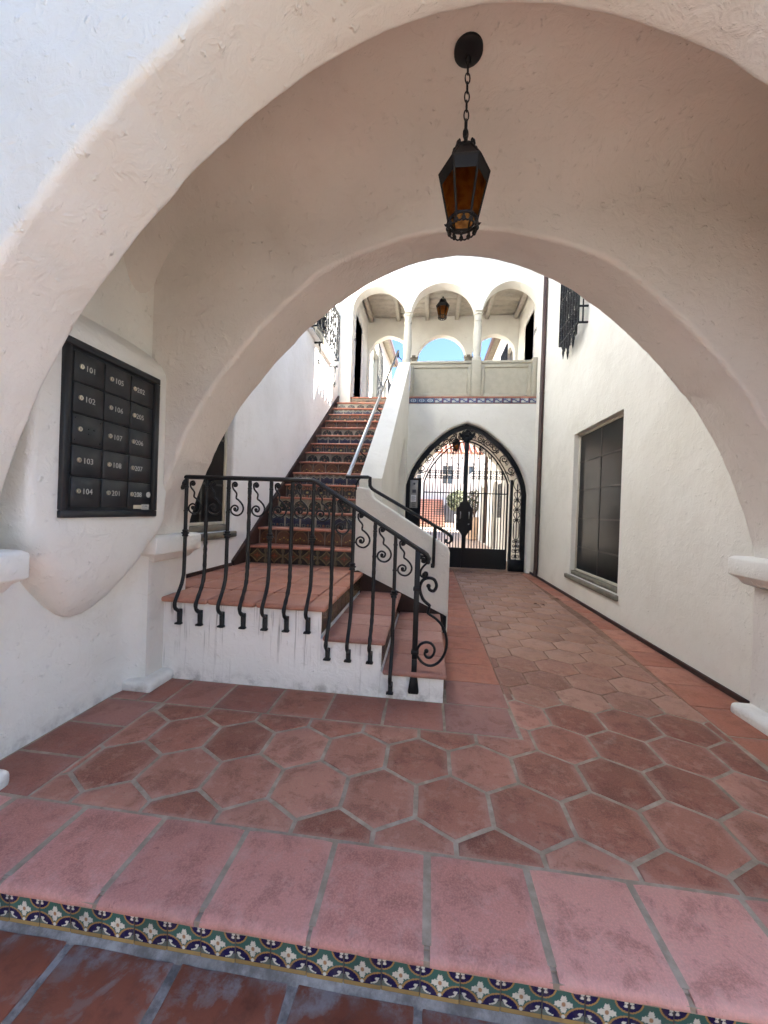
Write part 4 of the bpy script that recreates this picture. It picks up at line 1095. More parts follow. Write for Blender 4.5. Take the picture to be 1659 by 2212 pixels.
# ------------------------------------------------------------------ entry lantern
LC = (.103, 1.70)
lan = empty('hanging_lantern', (LC[0], LC[1], 2.42), 'six sided iron lantern with amber glass hanging on a chain in the entry', 'lantern')
def hexring(r, z, c, n=6, a0=0.0): return [(c[0] + r * math.cos(a0 + 2 * PI * k / n), c[1] + r * math.sin(a0 + 2 * PI * k / n), z) for k in range(n)]
def lantern(par, c, zb, H, W, with_chain=True, mat_t='lantern_tin', n=6):
    """zb bottom of the body, H body height, W half width at the shoulder"""
    zs, zt = zb + H * .63, zb + H * .865
    lo_r, sh_r, top_r = W * .58, W, W * .44
    A, B = hexring(lo_r, zb + H * .08, c, n), hexring(sh_r, zs, c, n); Tp = hexring(top_r, zt, c, n)
    for k in range(n):
        a, b, d, e = A[k], A[(k + 1) % n], B[(k + 1) % n], B[k]
        MB().add([a, b, d, e], [[0, 1, 2, 3]]).build('glass_pane', M['amber'], par)
        m = MB(); m.tube([a, e], .0055 * W / .11, 5); m.tube([e, d], .006 * W / .11, 5); m.tube([a, b], .006 * W / .11, 5); m.build('glazing_bar', M[mat_t], par, smooth=60)
        m = MB(); e2, d2 = Tp[k], Tp[(k + 1) % n]
        m.add([e, d, d2, e2], [[0, 1, 2, 3]]); m.tube([e, e2], .005 * W / .11, 5); m.build('hood_panel', M[mat_t], par, fix=False)
    # tin shoulder band, drawn lower to stand in for shade under the hood
    m = MB(); S1 = hexring(sh_r * 1.03, zs + .002, c, n); S2 = hexring(sh_r * .90, zs - H * .13, c, n)
    for k in range(n): m.add([S1[k], S1[(k + 1) % n], S2[(k + 1) % n], S2[k]], [[0, 1, 2, 3]])
    m.build('shoulder_shade_band', M[mat_t], par, fix=False)
    # crown: ring of curled leaves
    m = MB()
    m.lathe([(top_r * 1.0, 0), (top_r * 1.05, H * .02), (top_r * .9, H * .05), (top_r * .55, H * .085), (top_r * .25, H * .11), (.008, H * .125)], (c[0], c[1], zt - .004), 12)
    for k in range(8):
        a = 2 * PI * k / 8
        for (rr, zz, q) in ((.98, .03, .16), (.80, .065, .14), (1.08, .0, .12)):
            m.lathe([(top_r * q * math.sin(b), -top_r * q * math.cos(b) * 1.5) for b in [PI * (j + .3) / 5 for j in range(5)]], (c[0] + top_r * rr * math.cos(a), c[1] + top_r * rr * math.sin(a), zt + H * zz + .004), 6)
    m.build('crown', M[mat_t], par, smooth=60)
    # lower gallery: scalloped ring with pierced gaps
    m = MB(); g0 = hexring(lo_r * 1.02, zb + H * .06, c, 24, 0); m.tube(g0, .006 * W / .11, 5, closed=True)
    for k in range(12):
        a = 2 * PI * k / 12 + R(15); r = lo_r * 1.0
        ring = [(c[0] + r * math.cos(a) - math.sin(a) * .018 * W / .11 * math.cos(t), c[1] + r * math.sin(a) + math.cos(a) * .018 * W / .11 * math.cos(t), zb + H * .018 + .018 * W / .11 * math.sin(t)) for t in [2 * PI * j / 8 for j in range(8)]]
        m.tube(ring, .004 * W / .11, 5, closed=True)
        m.lathe([(.010 * W / .11 * math.sin(b), -.013 * W / .11 * math.cos(b)) for b in [PI * (j + .3) / 5 for j in range(5)]], (c[0] + r * math.cos(a + R(15)), c[1] + r * math.sin(a + R(15)), zb - H * .005), 6)
    for k in range(6):
        a = 2 * PI * k / 6; r = lo_r * 1.15
        m.tube([(c[0] + lo_r * math.cos(a), c[1] + lo_r * math.sin(a), zb + H * .05), (c[0] + r * math.cos(a), c[1] + r * math.sin(a), zb + H * .035), (c[0] + r * 1.12 * math.cos(a), c[1] + r * 1.12 * math.sin(a), zb + H * .05)], [.008, .006, .001], 5)
    m.build('gallery', M[mat_t], par, smooth=60)
    m = MB(); m.lathe([(.012, -.03), (.020, 0), (.022, .03), (.012, .06)], (c[0], c[1], zb + H * .5), 10); m.tube([(c[0], c[1], zb + H * .5), (c[0], c[1], zt)], .006, 6); m.build('bulb', M['sticker'], par, smooth=60)
lantern(lan, LC, 2.453, .380, .108)
m = MB(); m.lathe([(.062, 0), (.062, .006), (.050, .012), (.012, .018)][::-1] if False else [(.012, -.022), (.048, -.016), (.0625, -.008), (.0625, .004)], (LC[0], LC[1], 3.230), 28); m.build('ceiling_plate', M['iron'], lan, smooth=40)
zc = 3.212; k = 0
while zc > 2.875:
    pts = []
    for j in range(12):
        t = 2 * PI * j / 12; u, v = .0105 * math.cos(t), .024 * math.sin(t)
        pts.append((LC[0] + (u if k % 2 == 0 else u * .25), LC[1] + (u * .25 if k % 2 == 0 else u), zc - .024 + v))
    MB().tube(pts, .0030, 5, closed=True).build('chain_link', M['iron'], lan, smooth=60); zc -= .0405; k += 1
MB().tube([(LC[0], LC[1], 2.92), (LC[0], LC[1], 2.83)], .007, 6).build('stem', M['iron'], lan, smooth=60)

# loggia lantern
l2 = empty('hanging_lantern', (.16, 9.2, 5.83), 'small amber lantern under the loggia ceiling behind the middle arch', 'lantern')
lantern(l2, (.16, 9.2), 5.85, .47, .155, n=6)
MB().tube([(.16, 9.2, 6.26), (.16, 9.2, 6.355)], .018, 8).build('stem', M['iron'], l2)

# ------------------------------------------------------------------ windows
def window(name, wall_x, y0, y1, z0, z1, into, label, cols=2, rows=5, sill=True):
    """screened window in a wall at x=wall_x, recessed along `into` (+1/-1)"""
    o = empty(name, (wall_x, (y0 + y1) / 2, z0), label, 'window'); s = into
    X = lambda d: wall_x + s * d
    def bx(n, a, b, mat, bev=.003):
        (xa, ya_, za_), (xb, yb_, zb_) = a, b
        return box_obj(n, (min(xa, xb), ya_, za_), (max(xa, xb), yb_, zb_), mat, o, bev, 1)
    fw_ = .035
    for (a, b) in (((X(.07), y0 + .002, z0 + .06), (X(.12), y0 + fw_, z1 - .002)), ((X(.07), y1 - fw_, z0 + .06), (X(.12), y1 - .002, z1 - .002)), ((X(.071), y0 + fw_ + .001, z1 - fw_), (X(.12), y1 - fw_ - .001, z1 - .002)), ((X(.071), y0 + fw_ + .001, z0 + .06), (X(.12), y1 - fw_ - .001, z0 + .09))):
        bx('frame', a, b, M['frame_tan'])
    bx('insect_screen', (X(.088), y0 + fw_, z0 + .09), (X(.090), y1 - fw_, z1 - fw_), M['screen'], 0)
    for c in range(1, cols):
        y = y0 + (y1 - y0) * c / cols; bx('muntin', (X(.084), y - .014, z0 + .09), (X(.0875), y + .014, z1 - fw_), M['muntin'], 0)
    for r in range(1, rows):
        z = z0 + (z1 - z0) * r / rows; bx('muntin', (X(.0845), y0 + fw_, z - .011), (X(.0874), y1 - fw_, z + .011), M['muntin'], 0)
    if sill: bx('sill', (X(-.035), y0 - .04, z0 - .072), (X(.10), y1 + .06 if s < 0 else y1 + .12, z0 - .01), M['sill'], .008); bx('sub_sill', (X(.02), y0 + .003, z0 + .001), (X(.12), y1 - .003, z0 + .058), M['sill'], .004)
    return o
window('window', RX, 4.53, 5.98, .345, 2.42, 1, 'tall dark screened window low in the right courtyard wall')
window('window', LX, 2.95, 3.80, .935, 2.33, -1, 'narrow dark screened window behind the landing railing', rows=3)
window('window', LX, 6.15, 7.25, 4.17, 5.75, -1, 'upper window behind the scrolled iron balconette', sill=False)
window('window', RX, 6.02, 6.36, 3.95, 5.6, 1, 'upper window behind the hanging iron grille at the right', sill=False)

# ------------------------------------------------------------------ window grilles
def spiral(cx, cz, r, a0, turns, sgn=1, n=14, r1=.18):
    return [(cx + r * (1 - (1 - r1) * k / n) * math.cos(a0 + sgn * turns * 2 * PI * k / n), cz + r * (1 - (1 - r1) * k / n) * math.sin(a0 + sgn * turns * 2 * PI * k / n)) for k in range(n + 1)]
def s_scroll(x0, z0, h, w, flip=1):
    """S shape in a box: upper and lower volutes"""
    up_ = spiral(x0 + flip * w * .15, z0 + h * .76, h * .22, PI / 2 if flip > 0 else PI / 2, 1.1, -flip)
    lo_ = spiral(x0 - flip * w * .15, z0 + h * .24, h * .22, -PI / 2, 1.1, -flip)
    return up_[::-1] + lo_
def c_scroll(cx, cz, h, flip=1):
    """C opening sideways"""
    r = h * .22
    a = spiral(cx, cz + h / 2 - r, r, PI / 2, 1.25, -flip); b = spiral(cx, cz - h / 2 + r, r, -PI / 2, 1.25, flip)
    back = [(cx - flip * r * 1.1, cz + h * .18), (cx - flip * r * .75, cz), (cx - flip * r * 1.1, cz - h * .18)]
    return a[::-1] + back + b
gl = empty('window_grille', (-1.95, 6.8, 4.1), 'scrolled iron balconette grille in the sun on the left upper wall', 'grille')
def yz_tube(par, pts, x, r=.006, name='scroll', n=5):
    return MB().tube([(x, p[0], p[1]) for p in pts], r, n).build(name, M['iron'], par, smooth=60)
gx = -1.905
for z in (4.17, 4.98, 5.04): MB().box((gx - .012, 6.02, z - .010), (gx + .012, 7.46, z + .010)).build('rail', M['iron'], gl)
for yy in (6.02, 7.46):
    for z in (4.17, 5.04): MB().box((LX - .01, yy - .01, z - .011), (gx, yy + .01, z + .011)).build('stay', M['iron'], gl)
for k in range(10):
    y = 6.02 + k * .16; MB().box((gx - .009, y - .009, 4.17), (gx + .009, y + .009, 5.04)).build('bar', M['iron'], gl)
for k in range(9):
    y = 6.10 + k * .16
    if k % 3 != 1:
        for zz in (4.22, 4.60): yz_tube(gl, s_scroll(y, zz, .36, .10, 1 if k % 2 else -1), gx, .008)
    else: yz_tube(gl, [(p.x, p.y) for p in catmull([(y - .05, 4.2, 0), (y + .05, 4.35, 0), (y - .05, 4.5, 0), (y + .05, 4.65, 0), (y - .05, 4.8, 0), (y + .03, 4.97, 0)], 5)], gx, .007)
for yy in (6.18, 6.55, 6.95):
    MB().box((LX - .01, yy - .006, 4.6), (gx, yy + .006, 4.612)).build('stay', M['iron'], gl)
box_obj('shelf', (LX - .01, 5.98, 4.10), (-1.98, 7.50, 4.122), M['plaster_left'], gl, .004, 1)
for yy in (6.40, 7.50):     # scroll brackets, standing out from the wall in the xz plane of the wall face
    up_ = spiral(0, 0, .055, PI * .5, 1.2, 1)
    pts = [(yy + a, 4.03 + b) for a, b in spiral(0, 0, .05, PI * .3, 1.15, 1)][::-1] + [(yy + .045, 3.96), (yy + .02, 3.88), (yy - .03, 3.79)] + [(yy - .0 + a, 3.72 + b) for a, b in spiral(0, 0, .085, PI * .75, 1.5, 1)]
    c = catmull([(-1.98, p[0], p[1]) for p in pts], 3); MB().tube(c, .010, 6).build('scroll_bracket', M['iron'], gl, smooth=60)
    MB().box((LX - .01, yy - .014, 4.05), (-1.93, yy + .014, 4.075)).build('stay', M['iron'], gl)

gr2 = empty('window_grille', (1.98, 5.95, 3.6), 'dark hanging iron window grille high on the right wall', 'grille')
gx = 1.99
for z in (4.60, 4.16, 3.93): MB().box((gx - .011, 5.62, z - .012), (gx + .011, 6.40, z + .012)).build('rail', M['iron'], gr2)
for yy in (5.62, 6.40):
    for z in (4.16, 3.93, 5.0): MB().box((gx, yy - .01, z - .012), (RX + .01, yy + .01, z + .012)).build('stay', M['iron'], gr2)
for k in range(8):
    y = 5.62 + k * .111
    MB().box((gx - .010, y - .010, 3.93 - .10 * min(k, 7 - k) * .55), (gx + .010, y + .010, 5.5)).build('bar', M['iron'], gr2)
for yy in (5.62, 6.40):
    for xx in (2.05,): MB().box((xx - .008, yy - .008, 3.93), (xx + .008, yy + .008, 5.5)).build('bar', M['iron'], gr2)
for k in range(7):
    y = 5.675 + k * .111
    for zz, hh in ((4.19, .38), (4.62, .40), (5.05, .40), (3.945, .20), (3.73, .18)):
        if zz < 3.9 and k in (0, 6): continue
        yz_tube(gr2, s_scroll(y, zz, hh, .08, 1 if k % 2 else -1), gx, .0065)
for k, yy in enumerate((5.80, 6.0, 6.2)):
    dz = .06 if k == 1 else .14
    m = MB(); m.tube([(gx, yy - .10, 3.80 + dz), (gx, yy - .06, 3.70 + dz), (gx, yy, 3.62 + dz), (gx, yy + .06, 3.70 + dz), (gx, yy + .10, 3.80 + dz)], .009, 6)
    m.tube([(gx, yy, 3.93), (gx, yy, 3.66 + dz), (gx, yy, 3.60 + dz), (gx, yy, 3.50 + dz)], [.010, .012, .020, .003], 7); m.build('drop_finial', M['iron'], gr2, smooth=60)

# ------------------------------------------------------------------ rain pipe
pp = empty('downspout', (2.07, 7.6, 0), 'brown metal downspout running down the right corner beside the gate', 'downspout')
m = MB(); m.tube([(2.075, 7.60, 7.2), (2.075, 7.60, .16), (2.070, 7.595, .10), (2.045, 7.57, .035)], .040, 12); m.build('pipe', M['pipe'], pp, smooth=60)
for z in (6.4, 3.55, 1.2): MB().lathe([(.042, -.012), (.045, -.010), (.045, .010), (.042, .012)], (2.075, 7.60, z), 12).build('strap', M['pipe'], pp, smooth=40)

# ------------------------------------------------------------------ loggia doors and house numbers
def door(name, x, y0, y1, z0, z1, into, label, oval):
    o = empty(name, (x, (y0 + y1) / 2, z0), label, 'door'); s = into
    X = lambda d: x + s * d
    def bx(n, a, b, mat, bev=.003): return box_obj(n, (min(a[0], b[0]), a[1], a[2]), (max(a[0], b[0]), b[1], b[2]), mat, o, bev, 1)
    bx('glass', (X(.085), y0 + .05, z0 + .1), (X(.09), y1 - .05, z1 - .05), M['door_pane'], 0)
    bx('stile', (X(.06), y0, z0), (X(.11), y0 + .09, z1), M['door_green']); bx('stile', (X(.06), y1 - .09, z0), (X(.11), y1, z1), M['door_green'])
    bx('rail', (X(.061), y0 + .091, z1 - .12), (X(.11), y1 - .091, z1), M['door_green']); bx('rail', (X(.061), y0 + .091, z0), (X(.11), y1 - .091, z0 + .22), M['door_green'])
    n = 7
    for k in range(1, n):
        z = z0 + .22 + (z1 - z0 - .34) * k / n; bx('muntin', (X(.066), y0 + .091, z - .013), (X(.10), y1 - .091, z + .013), M['column'] if oval else M['door_green'], .002)
    ym = (y0 + y1) / 2
    for yy in ((ym,) if not oval else (y0 + (y1 - y0) * .38, y0 + (y1 - y0) * .62)): bx('muntin', (X(.067), yy - .013, z0 + .22), (X(.0995), yy + .013, z1 - .12), M['column'] if oval else M['door_green'], .002)
    return o
door('door', -1.80, 8.575, 9.265, 3.66, 5.655, -1, 'glazed door at the top of the stairs, left end of the loggia', True)
door('door', 2.13, 8.625, 9.345, 3.66, 5.675, 1, 'dark green glazed door at the right end of the loggia', False)
n1 = put('house_number', text_mesh('203', .12, M['ink'], 'house_number', .002), None, (-1.797, 8.42, 5.05), FACE_PX); tag(n1, 'small dark number 203 beside the left loggia door', 'number')
n2 = put('house_number', text_mesh('204', .14, M['ink'], 'house_number', .002), None, (2.127, 8.57, 5.14), Matrix(((0, 0, -1), (-1, 0, 0), (0, 1, 0))).to_euler()); tag(n2, 'small dark number 204 beside the right loggia door', 'number')

# ------------------------------------------------------------------ wrought iron gate
GY = 8.33
gate = empty('iron_gate', (GC, GY, 0), 'black wrought iron double gate with scrollwork in the pointed archway', 'gate')
IR = M['iron']
def xz_tube(name, par, pts, r, y=GY, n=6, sx=1.0): return MB().tube([(p[0], y, p[1]) for p in pts], r, n, sx=sx).build(name, IR, par, smooth=60)
def inset_poly(pts, d):
    """shrink the gate outline towards its inside by d"""
    L = gate_loop(); nn = loop_normals(L); return [(p[0] - q.x * d, p[1] - q.y * d) for p, q in zip(L, nn)]
# outer frame: flat band that follows the arch
oa, ob = inset_poly(None, .0), inset_poly(None, .105)
m = MB(); n = len(oa)
vs = [(p[0], GY - .035, p[1]) for p in oa] + [(p[0], GY - .035, p[1]) for p in ob] + [(p[0], GY + .035, p[1]) for p in oa] + [(p[0], GY + .035, p[1]) for p in ob]
fs = []
for i in range(n - 1): fs += [[i, i + 1, n + i + 1, n + i], [2 * n + i, 3 * n + i, 3 * n + i + 1, 2 * n + i + 1], [n + i, n + i + 1, 3 * n + i + 1, 3 * n + i]]
m.add(vs, fs); m.build('outer_frame', IR, gate, fix=False)
# pointed arch of the leaves
SPR, APX, XA, XB, XM = 1.84, 2.735, -.125, 1.645, .76
def leaf_arch(x): 
    t = (XM - x) / (XM - XA) if x < XM else (x - XM) / (XB - XM)
    t = min(1, max(0, t)); return SPR + (APX - SPR) * (1 - t ** 1.85) ** .80
archL = [(XA + (XM - XA) * k / 20, leaf_arch(XA + (XM - XA) * k / 20)) for k in range(21)]
archR = [(XM + (XB - XM) * k / 20, leaf_arch(XM + (XB - XM) * k / 20)) for k in range(21)]
for nm, A, x0, x1 in (('left', archL, XA, XM - .045), ('right', archR, XM + .045, XB)):
    leaf = put('gate_leaf', MB().tube([(p[0], GY, p[1]) for p in A], .016, 6, sx=1.3).mesh('gate_leaf', IR, smooth=60), gate, (0, 0, 0))
    tag(leaf, nm + ' leaf of the iron gate')
    xz_tube('arch_bar', leaf, [(p[0] + (-.03 if nm == 'left' else .03), p[1] + .05) for p in A], .011)
    hx = XA if nm == 'left' else XB
    MB().box((hx - .018, GY - .018, .03), (hx + .018, GY + .018, SPR)).build('hinge_stile', IR, leaf)
    MB().box((x0 if nm == 'left' else x0 - .0, GY - .012, .02), (x1, GY + .012, .425)).build('kick_panel', IR, leaf)
    MB().box((x0, GY - .014, .415), (x1, GY + .0145, .445)).build('rail', IR, leaf)
    MB().box((x0, GY - .010, 1.615), (x1, GY + .010, 1.637)).build('rail', IR, leaf)
    xs_ = [x0 + (x1 - x0) * k / 14 for k in range(1, 14)]
    for k, x in enumerate(xs_):
        if k % 2 == 1:
            MB().box((x - .010, GY - .010, .44), (x + .010, GY + .010, leaf_arch(x))).build('bar', IR, leaf)
        else:
            m = MB(); m.box((x - .0095, GY - .0095, .44), (x + .0095, GY + .0095, 1.74)); m.tube([(x, GY, 1.73), (x, GY, 1.79), (x, GY, 1.90)], [.0105, .009, .001], 5); m.build('spear_bar', IR, leaf)
    mains = [x for k, x in enumerate(xs_) if k % 2 == 1]
    pit = mains[1] - mains[0]
    for x in mains:
        if leaf_arch(x) < 2.03: continue
        for f in (1, -1):
            xz_tube('scroll', leaf, c_scroll(x + f * pit * .22, 2.02, .19, f), .0068, GY - .004, 5)
        MB().lathe([(.017 * math.sin(a), -.017 * math.cos(a)) for a in [PI * (j + .2) / 6 for j in range(6)]], (x, GY, 2.02), 7).build('knot', IR, leaf, smooth=60)
    # hearts and lyre shapes above
    for i, x in enumerate(mains):
        top = leaf_arch(x) - .06
        if top < 2.32: continue
        if (i % 2 == 0) == (nm == 'right'):
            for f in (1, -1):
                pts = spiral(x + f * pit * .32, 2.17, pit * .26, PI if f > 0 else 0, 1.1, f)[::-1] + [(x + f * .012, 2.24), (x + f * pit * .55, 2.33), (x + f * pit * .72, 2.38), (x + f * pit * .45, min(top, 2.46)), (x + f * pit * .45, min(top, 2.52)), (x + f * .02, min(top + .02, 2.60))]
                xz_tube('scroll', leaf, [(p.x, p.y) for p in catmull([(q[0], q[1], 0) for q in pts], 2)], .0064, GY - .004, 5)
            for z in (2.24, 2.38): MB().lathe([(.016 * math.sin(a), -.016 * math.cos(a)) for a in [PI * (j + .2) / 6 for j in range(6)]], (x if z < 2.3 else x + pit * .72, GY, z), 7).build('knot', IR, leaf, smooth=60)
        else:
            if top > 2.45:
                for f in (1, -1): xz_tube('scroll', leaf, c_scroll(x + f * pit * .24, top - .06, .15, f), .006, GY - .004, 5)
# meeting post, crest and lock plate
MB().box((XM - .045, GY - .030, .02), (XM + .045, GY + .02, 2.76)).build('meeting_post', IR, gate)
crest = MB()
for (dx, dz, r) in ((0, .03, .075), (-.07, .07, .05), (.07, .07, .05), (-.11, .12, .045), (.11, .12, .045), (0, .13, .06), (-.06, .17, .04), (.06, .17, .04), (-.15, .16, .03), (.15, .16, .03), (0, .22, .04)):
    crest.lathe([(r * math.sin(a), -r * math.cos(a)) for a in [PI * (j + .2) / 6 for j in range(6)]], (XM + dx, GY - .01, 2.74 + dz), 8)
crest.tube([(XM + a, GY - .04, 2.90 + b) for a, b in spiral(-.06, 0, .07, 0, 1.6, 1)], .012, 6); crest.tube([(XM + a, GY - .04, 2.90 + b) for a, b in spiral(.10, .02, .07, PI, 1.6, -1)], .012, 6)
crest.build('crest', IR, gate, smooth=60)
lp = [(-.03, 1.50), (.03, 1.50), (.06, 1.44), (.11, 1.42), (.12, 1.34), (.17, 1.30), (.172, 1.05), (.15, 1.0), (.172, .95), (.16, .84), (.11, .815), (.07, .75), (.04, .70), (-.04, .70), (-.07, .75), (-.11, .815), (-.16, .84), (-.172, .95), (-.15, 1.0), (-.172, 1.05), (-.17, 1.30), (-.12, 1.34), (-.11, 1.42), (-.06, 1.44)]
lk = plate('lock_plate', [(XM + a, b) for a, b in lp], [], 'Y', GY - .055, GY - .030, IR, gate)
for dx in (-.09, .09):
    MB().tube([(XM + dx, GY - .058, 1.22), (XM + dx, GY - .10, 1.20), (XM + dx, GY - .10, 1.10), (XM + dx, GY - .058, 1.08)], .010, 6).build('handle', M['steel'], lk, smooth=60)
    MB().lathe([(.018, 0), (.016, .008), (.004, .012)], (0, 0, 0), 10).build('keyhole', M['steel'], lk)
# remove the helper-origin keyholes by seating them on the plate
for o in [o for o in lk.children if o.name.startswith('keyhole')]:
    o.rotation_euler = FACE_NY; o.location = Vector((XM + (-.09 if o.name == 'keyhole.001' or o.name == 'keyhole' else .09), GY - .056, .96)) - lk.location - gate.location
# hinge posts
for x in (-.215, 1.725): MB().box((x - .03, GY - .03, 0), (x + .03, GY + .03, 1.93)).build('gate_post', IR, gate)
# right side panel
box_obj('base_block', (1.70, GY - .07, 0), (2.02, GY + .05, .245), IR, gate, .008, 1)
sx0, sx1 = 1.765, 1.925; cxm = (sx0 + sx1) / 2 + .005
MB().box((cxm - .009, GY - .009, .24), (cxm + .009, GY + .009, 1.85)).build('bar', IR, gate)
for z0, h in ((.27, .20), (.50, .16)):
    for f in (1, -1): xz_tube('scroll', gate, c_scroll(cxm + f * .035, z0 + h / 2, h, f), .0085)
for f in (1, -1):
    xz_tube('scroll', gate, [(p.x, p.y) for p in catmull([(cxm + f * .012, .66, 0), (cxm + f * .055, .74, 0), (cxm + f * .055, 1.0, 0), (cxm + f * .02, 1.06, 0)], 5)], .009)
    xz_tube('scroll', gate, [(p.x, p.y) for p in catmull([(cxm + f * .055, .74, 0), (cxm + f * .055, 1.0, 0)], 3)], .009)
    for z0 in (1.05, 1.27, 1.48):
        pts = spiral(cxm + f * .038, z0 + .03, .034, -PI / 2, 1.1, f)[::-1] + [(cxm + f * .012, z0 + .03), (cxm + f * .03, z0 + .08), (cxm + f * .065, z0 + .14), (cxm + f * .05, z0 + .19), (cxm + f * .015, z0 + .20)]
        xz_tube('scroll', gate, [(p.x, p.y) for p in catmull([(q[0], q[1], 0) for q in pts], 2)], .0085)
    xz_tube('scroll', gate, [(p.x, p.y) for p in catmull([(cxm + f * .01, 1.70, 0), (cxm + f * .075, 1.80, 0), (cxm + f * .07, 1.93, 0), (cxm + f * .0, 1.99, 0)], 5)], .0085)
# scrolls in the spandrel between leaves and frame
for side in (1, -1):
    for k in range(6):
        t = (k + .5) / 6; i = int(t * 20)
        A = archR if side > 0 else archL[::-1]
        p = A[i]; q = A[min(i + 1, 20)]
        # midpoint towards the outer frame
        d = Vector((q[0] - p[0], q[1] - p[1])).normalized(); nrm = Vector((-d.y, d.x)) * (1 if side > 0 else -1)
        if nrm.y < 0 and abs(nrm.x) < .99: nrm = -nrm
        c = Vector(p) + nrm * (.115 + .05 * t); r = .062 + .02 * t
        a0 = math.atan2(-nrm.y, -nrm.x)
        xz_tube('scroll', gate, spiral(c.x, c.y, r * 1.15, a0, 1.7, side if k % 2 else -side, 26, .15), .012)
        xz_tube('scroll', gate, spiral(c.x + d.x * .09, c.y + d.y * .09, r * .6, a0 + .6, 1.3, -side if k % 2 else side, 16, .15), .010)
        xz_tube('scroll', gate, spiral(c.x + nrm.x * .08 - d.x * .05, c.y + nrm.y * .08 - d.y * .05, r * .55, a0 + PI, 1.3, side, 16, .15), .009)
# intercom on the left side panel
MB().box((-.50, GY - .02, 0), (-.245, GY + .02, 1.92)).build('side_panel', IR, gate)
ic = empty('intercom', (-.335, GY - .03, 1.28), 'steel intercom panel at the left side of the gate', 'intercom')
box_obj('housing', (-.425, GY - .045, 1.27), (-.255, GY - .021, 1.875), M['panel_steel'], ic, .004, 1)
m = MB(); m.lathe([(.022, 0), (.020, .010), (.010, .012)], (0, 0, 0), 12); o = put('camera_lens', m.mesh('camera_lens', M['ink'], smooth=40), ic, (-.335, GY - .046, 1.80), FACE_NY)
box_obj('display', (-.375, GY - .049, 1.60), (-.295, GY - .0455, 1.67), M['ink'], ic)
for z in (1.54, 1.51): box_obj('speaker_slot', (-.37, GY - .048, z), (-.30, GY - .0455, z + .006), M['ink'], ic)
for zz in (1.30, 1.34, 1.38):
    for xx in (-.36, -.335, -.31): box_obj('button', (xx - .008, GY - .050, zz), (xx + .008, GY - .0455, zz + .02), M['ink'], ic)
pn = box_obj('paper_notice', (-.40, GY - .0505, 1.405), (-.285, GY - .0508 + .003, 1.555), M['paper']); tag(pn, 'white paper notice taped to the intercom panel', 'notice')
for k in range(5): box_obj('printed_line', (-.388, GY - .0515, 1.43 + k * .022), (-.30 if k % 2 else -.32, GY - .0507, 1.436 + k * .022), M['ink'], pn)

# gate lantern inside the passage
l3 = empty('hanging_lantern', (.50, 9.0, 2.63), 'yellowish lantern hanging inside the gate passage behind the bars', 'lantern')
lantern(l3, (.58, 9.0), 2.64, .30, .10); MB().tube([(.58, 9.0, 2.90), (.58, 9.0, 3.05)], .01, 6).build('stem', IR, l3)

# ================================================================== UNSEEN HOUSES ADDED TO SHAPE THE FRONT LIGHT
wg = empty('sun_block_wing', (3.6, -5, 0), 'unseen white house added at the right to shade the street lane', 'house')  # added out of view to keep sun off the far lane
plate('wall', rect(-7.4, -.3, -2.3, 5.3), [rect(-6.4, .9, -5.2, 2.6), rect(-4.2, .9, -3.0, 2.6)], 'X', 3.4, 3.75, M['plaster_front'], wg, r0=.02)
for (a, b) in ((.9, 2.6),):
    for y0 in (-6.4, -4.2): box_obj('window', (3.5, y0, a), (3.54, y0 + 1.2, b), M['glass'], wg)
box_obj('end_wall', (3.752, -2.65, -.3), (7.5, -2.3, 5.3), M['plaster_front'], wg)
MB().prism([(3.1, 5.25), (7.5, 6.3), (7.5, 6.4), (3.1, 5.35)], 'Y', -7.4, -2.2).build('roof', M['roof_tile'], wg)
op = empty('light_bounce_house', (0, -7.5, 0), 'unseen low white house added across the lane to bounce light', 'house')  # added out of view to block low sky and bounce light inside
plate('wall', rect(-14, -.3, 14, 5.2), [rect(x, z, x + 1.3, z + 1.9) for x in (-10, -5, 0, 5, 10) for z in (1.2,)], 'Y', -7.5, -7.9, M['bounce_white'], op, r0=.02)
for x in (-10, -5, 0, 5, 10):
    for z in (1.2,): box_obj('window', (x, -7.75, z), (x + 1.3, -7.7, z + 1.9), M['glass'], op)
# ================================================================== BEYOND THE GATE AND THE LOGGIA
far_floor = MB().box((-12, 11.0, -.3), (14, 60, -.006)).build('rear_court', M['rear_paving']); tag(far_floor, kind='structure')
def barrel_roof(parent, x0, x1, y0, y1, z0, z1, pitch=.4, along='Y'):
    k = 0; x = x0
    while x <= x1:
        MB().tube([(x, y0, z0), (x, y1, z1)], .14, 6).build('roof_tile', M['roof_tile'], parent, smooth=60); x += pitch
fb = empty('far_house', (1.0, 34.2, 0), 'white two storey house with red tile roof far beyond the gate', 'house')
plate('wall', rect(-9, -.2, 12, 6.40), [rect(1.10, 3.75, 1.95, 5.35), rect(2.9, 3.75, 3.8, 5.35), rect(-1.6, 3.75, -.8, 5.35)], 'Y', 34.2, 34.5, M['plaster_far'], fb)
for (xa, xb) in ((1.10, 1.95), (2.9, 3.8), (-1.6, -.8)):
    wn_ = box_obj('window', (xa, 34.3, 3.75), (xb, 34.35, 5.35), M['glass'], fb); box_obj('muntin', ((xa + xb) / 2 - .03, 34.27, 3.75), ((xa + xb) / 2 + .03, 34.299, 5.35), M['column'], wn_); box_obj('muntin', (xa, 34.268, 4.5), (xb, 34.298, 4.56), M['column'], wn_)
barrel_roof(fb, -9, 12, 33.9, 37.5, 6.45, 8.2, .42)
MB().prism([(33.95, 6.38), (37.5, 8.1), (37.5, 8.2), (33.95, 6.48)], 'X', -9, 12).build('roof_deck', M['roof_tile'], fb)
fs_ = empty('far_steps', (.5, 32, 0), 'brick red steps with tiled risers far behind the gate', 'steps')
